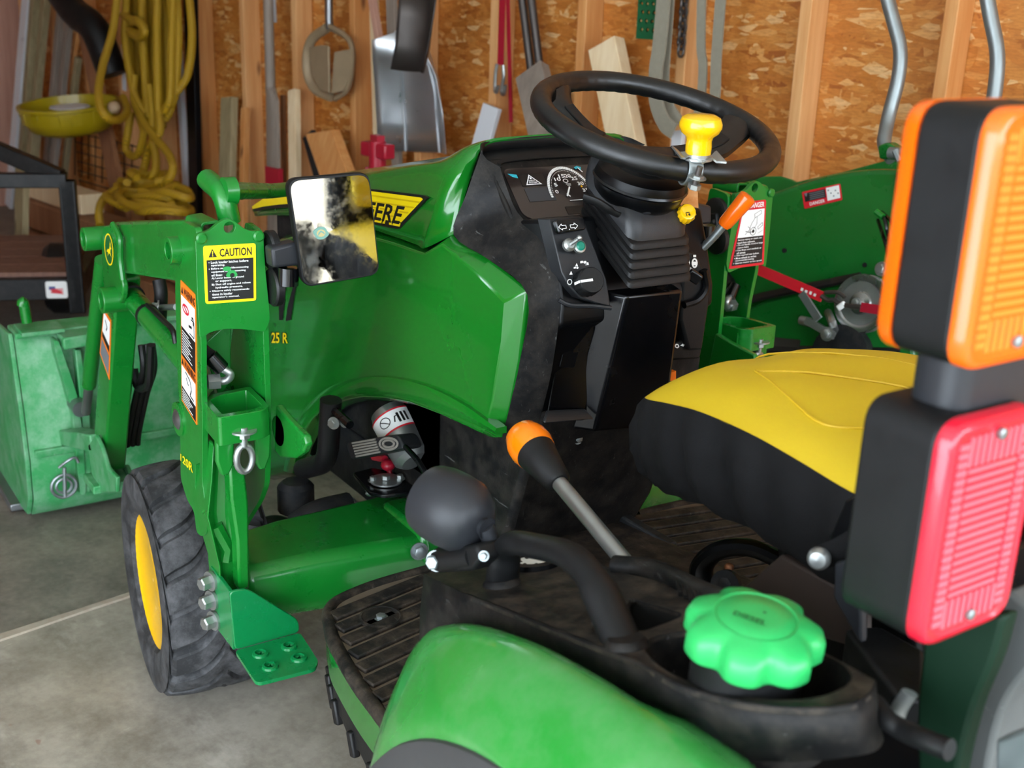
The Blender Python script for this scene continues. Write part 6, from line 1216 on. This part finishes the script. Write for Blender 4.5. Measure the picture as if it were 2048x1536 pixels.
m=M(); m.prism([(1.1944,-1.1917,0.9735),(1.1708,-1.1953,0.9706),(1.1451,-1.1748,0.8579),(1.1679,-1.1725,0.8661)],mn*.01); m.o('rubber_flap',blkd,md)
m=M(); m.prism([(1.008,-1.1999,0.9979),(0.9868,-1.2037,1.0083),(0.9571,-1.209,0.9988),(0.9509,-1.2102,0.961),(1.0018,-1.201,0.9597)],WIN*.04); m.o('lift_bracket',greenm,md,bevel=.005)
m=M(); m.prism([(1.2172,-1.162,1.0362),(1.1959,-1.1659,1.0466),(1.1628,-1.1719,1.034),(1.1593,-1.1725,1.0103),(1.2091,-1.1635,1.0069)],WIN*.04); m.o('lift_bracket',greenm,md,bevel=.005)
m=M(); m.tube([(1.1632,-1.1108,1.026),(1.1158,-1.1194,1.0291)],.014,10); m.tube([(1.1437,-1.1042,1.0353),(1.1281,-1.107,1.0123)],.008,8); m.o('pin_clamp',zind,md)
for L_ in ([(1.3306,-1.2025,1.4266),(1.299,-1.2082,1.3493),(1.2528,-1.2166,1.25),(1.2432,-1.2082,1.1825),(1.2432,-1.1878,1.0908),(1.2173,-1.1519,1.0342),(1.1822,-1.148,1.0085)],[(1.0871,-1.2465,1.4274),(1.06,-1.2514,1.3444),(1.0237,-1.258,1.2529),(1.0114,-1.25,1.1767),(1.0015,-1.2315,1.0912),(0.982,-1.1944,1.0181),(0.953,-1.1691,0.9245)]):
    m=M(); m.tube(rc(L_,.06,6),.0165,14); m.o('bent_lift_pipe',zind,md)
for L_ in ([(1.2028,-1.1397,0.884),(1.1307,-1.0814,0.8833),(1.1099,-1.0772,0.8478),(1.1395,-1.1329,0.8026)],[(1.1874,-1.1425,0.884),(1.1151,-1.0837,0.8811),(1.141,-1.143,0.849)],[(1.1917,-1.1373,0.8645),(1.108,-1.0726,0.8253),(1.1317,-1.1268,0.7688)]):
    m=M(); m.tube(cr(L_,5),.0045,6); m.o('control_cable',blkg,md)
m=M(); m.tube([(1.1542,-1.0797,0.8946),(1.1337,-1.0813,0.8851)],.008,8); m.o('cable_sleeve',greenb,md)
d=Decal((1.4323,-1.1313,0.8958),(1.3343,-1.1566,0.9297),(1.3172,-1.1513,0.892),(1.4129,-1.126,0.8562),mn,.001).base(0,.004)
d.rect(.05,.12,.60,.62,2); d.rect(.63,.08,.96,.85,1); d.text('DANGER',.16,.70,.56,.90,1); d.poly([(.05,.12),(.14,.12),(.1,.35)],3)
for k in range(4): d.rect(.18,.18+.11*k,.57,.22+.11*k,3)
for k in range(5): d.ell(.68+.06*k,.25+.1*((k*2)%5),.02,.05,3,8)
d.o('deck_sticker',[rdp,whp,ink,gyp],dk,'red and white deck sticker')
# ratchet strap across the deck
rsx=thing('ratchet_strap','bright red ratchet strap stretched across the green mower deck','strap',(1.2354,-1.0176,0.6824))
def flatbar(a,b,w,t): return M().beam(a,b,w,t,dn_)
flatbar((1.4451,-0.9872,0.7162),(1.2283,-1.0186,0.6814),.026,.004).o('webbing',rdp,rsx); flatbar((1.1261,-1.0365,0.6785),(1.0183,-1.0574,0.6849),.022,.004).o('webbing',red,rsx)
d=Decal((1.2943,-1.0098,0.695),(1.2368,-1.0183,0.6869),(1.2384,-1.0153,0.6746),(1.2933,-1.0072,0.683),mn,.003); d.k=1
for k in range(4): d.rect(.1+.22*k,.15+.1*(k%2),.22+.22*k,.75,0)
d.o('webbing_print',[whp],rsx)
m=M(); m.tube(cr([(1.2316,-1.0184,0.6831),(1.2123,-1.0206,0.6774),(1.1972,-1.024,0.6805),(1.1795,-1.0259,0.6746),(1.1535,-1.0308,0.6752),(1.1261,-1.0365,0.6785)],5),.006,8); m.tube(cr([(1.2251,-1.0218,0.6928),(1.1937,-1.0288,0.699),(1.1716,-1.0312,0.6916)],5),.005,8); m.o('steel_hook',dst,rsx)
m=M(); m.beam((1.1814,-1.0231,0.6635),(1.1678,-1.0291,0.6793),.014,.014); m.o('hook_sleeve',whp,rsx,bevel=.003)
# ---------------- clip-on mirrors ----------------
mgl=NT('mirror glass'); mgl.p.inputs['Metallic'].default_value=1; mgl.i(mgl.p,'Base Color',(.9,.92,.93,1)); 
mgl.i(mgl.p,'Roughness',mgl.ramp(mgl.noise(mgl.co(),60,6,.7),[(.4,(.02,)*3),(.75,(.14,)*3)])); mgl=mgl.m
def mirror(nm,label,corn,n,arm,knob,discs,s):
    t_=thing(nm,label,'mirror',arm[0]); n=V(n).normalized()
    P_=[V(p) for p in corn]; o_=rc(P_,.018,6,True); ce=sum(P_,V())/4
    m=M(); m.rings([[ce+(p-ce)*k+n*h for p in o_] for k,h in ((.90,-.022),(.985,-.016),(1.0,-.004),(1.0,.002),(.985,.004))]); m.o('mirror_shell',blk,t_,ang=50)
    m=M(); g=[ce+(p-ce)*.955+n*.0045 for p in o_]; m.prism(g,n*.001); gl=m.o('mirror_glass',mgl,t_,smooth=False)
    m=M(); m.prism(arm,(0.03,0,0)); m.o('mirror_arm',gry if s>0 else gry,t_,bevel=.005,seg=3)
    m=M(); m.tube(knob,.0155,20); m.o('pivot_knob',blkg,t_)
    for c in discs: m=M(); m.lathe([(.026,0),(.029,.003),(.029,.012),(.024,.015),(.001,.015)],c,(0,-s,0),28); m.o('magnet_disc',rub,t_)
    m=M(); a=V(discs[0]); b=V(discs[1]); m.beam(a+V((0,-s*.016,0)),b+V((0,-s*.016,0)),.03,.012,(1,0,0)); m.lathe([(.006,0),(.006,.006)],a.lerp(b,.3)+V((-.006,-s*.022,0)),(-1,0,0),10); m.o('mount_plate',blk,t_,bevel=.003)
    return t_,gl
mL,gl=mirror('clip_on_mirror','large rectangular mirror on magnets at the left loader mast reflecting bright sky',[(0.9567,0.4494,1.0742),(0.942,0.3261,1.0803),(0.9357,0.3117,0.9262),(0.9497,0.4311,0.9144)],(-1,.12,.03),[V(p) for p in [(0.96,0.4733,0.9743),(0.96,0.4313,0.9812),(0.96,0.4251,0.9448),(0.96,0.4712,0.9446)]],[(0.97,0.4438,0.9415),(0.97,0.4453,0.9153)],[(1.0031,0.464,0.9632),(0.9941,0.464,0.9081)],1)
d=Decal((0.9513,0.4228,1.0027),(0.9467,0.3837,1.0051),(0.9456,0.3814,0.9776),(0.9503,0.4207,0.9754),(-1,.12,.03),.0062); d.k=1
d.poly([(.5+.28*math.cos(a)*(1+.12*math.sin(4*a)),.35+.34*math.sin(a)) for a in [2*PI*k/18 for k in range(18)]],0); d.poly([(.5+.17*math.cos(a),.35+.2*math.sin(a)) for a in [2*PI*k/12 for k in range(12)]],1); d.poly([(.36,.5),(.5,.3),(.66,.46),(.6,.3),(.5,.2),(.4,.32)],0)
d.o('glass_emblem',[mat('pale teal shape','#6f9a8e',.4),mat('dull tan shape','#b7a877',.4)],gl)  # teal and tan emblem shape lying flat on the glass
mR,gr=mirror('clip_on_mirror','mirror on magnets at the right loader mast half behind the steering column',[(0.8856,-0.1891,1.0595),(0.895,-0.2742,1.0507),(0.8844,-0.2874,0.9294),(0.8746,-0.2006,0.9349)],(-1,-.12,.10),[V(p) for p in [(0.92,-0.3025,0.9967),(0.92,-0.3436,0.9906),(0.92,-0.3474,0.9579),(0.92,-0.309,0.9589)]],[(0.93,-0.3449,0.9546),(0.93,-0.3452,0.9308)],[(1.0265,-0.464,0.9537),(1.0172,-0.464,0.9038)],-1)
# ---------------- steering spinner knob ----------------
sa=wang((0.5312,0.0574,1.1208)); sb=wp(sa,.165,.014)
sk=thing('spinner_knob','glossy yellow spinner knob clamped on the steering wheel rim','knob',sb)
kx=V((-.06,.03,1)).normalized()
m=M(); m.lathe([(.0166,.009),(.0170,.018),(.0163,.026),(.0178,.031),(.0245,.036),(.0278,.043),(.0278,.048),(.025,.055),(.0185,.0585),(.001,.0595)],sb,kx,40); m.o('knob_body',yelk,sk)
m=M(); m.lathe([(.0155,.003),(.0155,.010)],sb,kx,28); m.lathe([(.019,.001),(.019,.004)],sb,kx,28); m.o('knob_collar',zinc,sk)
x_=(sb-wc); x_=(x_-wn*x_.dot(wn)).normalized(); y_=wn.cross(x_)
m=M(); n_=20; rows=[]
for k in range(n_+1):
    t=-1+2*k/n_; w_=.013+.006*math.cos(t*6); c=sb+y_*t*.032+x_*(-.0)+wn*(.003+.004*abs(math.sin(t*4.5))); rows.append([c-x_*w_,c+x_*w_,c+x_*w_+wn*.0025,c-x_*w_+wn*.0025])
m.rings(rows); m.o('clamp_plate',zinc,sk)
bc=wp(sa,.165)+y_*-.006; rs=[]
for k in range(25):
    a=-2.7+5.0*k/24; rs.append([bc+x_*math.cos(a)*r_+wn*math.sin(a)*r_+y_*q for r_,q in((.0178,-.010),(.0205,-.010),(.0205,.010),(.0178,.010))])
m=M(); m.rings(rs); m.o('clamp_band',zind,sk,bevel=.0008)
c=bc+x_*.026; m=M(); m.tube([c-wn*.012,c+wn*.016],.0042,10); m.o('clamp_screw',dst,sk); m=M(); m.bolt(c-wn*.008,-wn,.0085,.009,False); m.bolt(c+wn*.001,wn,.0085,.004,True); m.o('clamp_nut',zinc,sk)
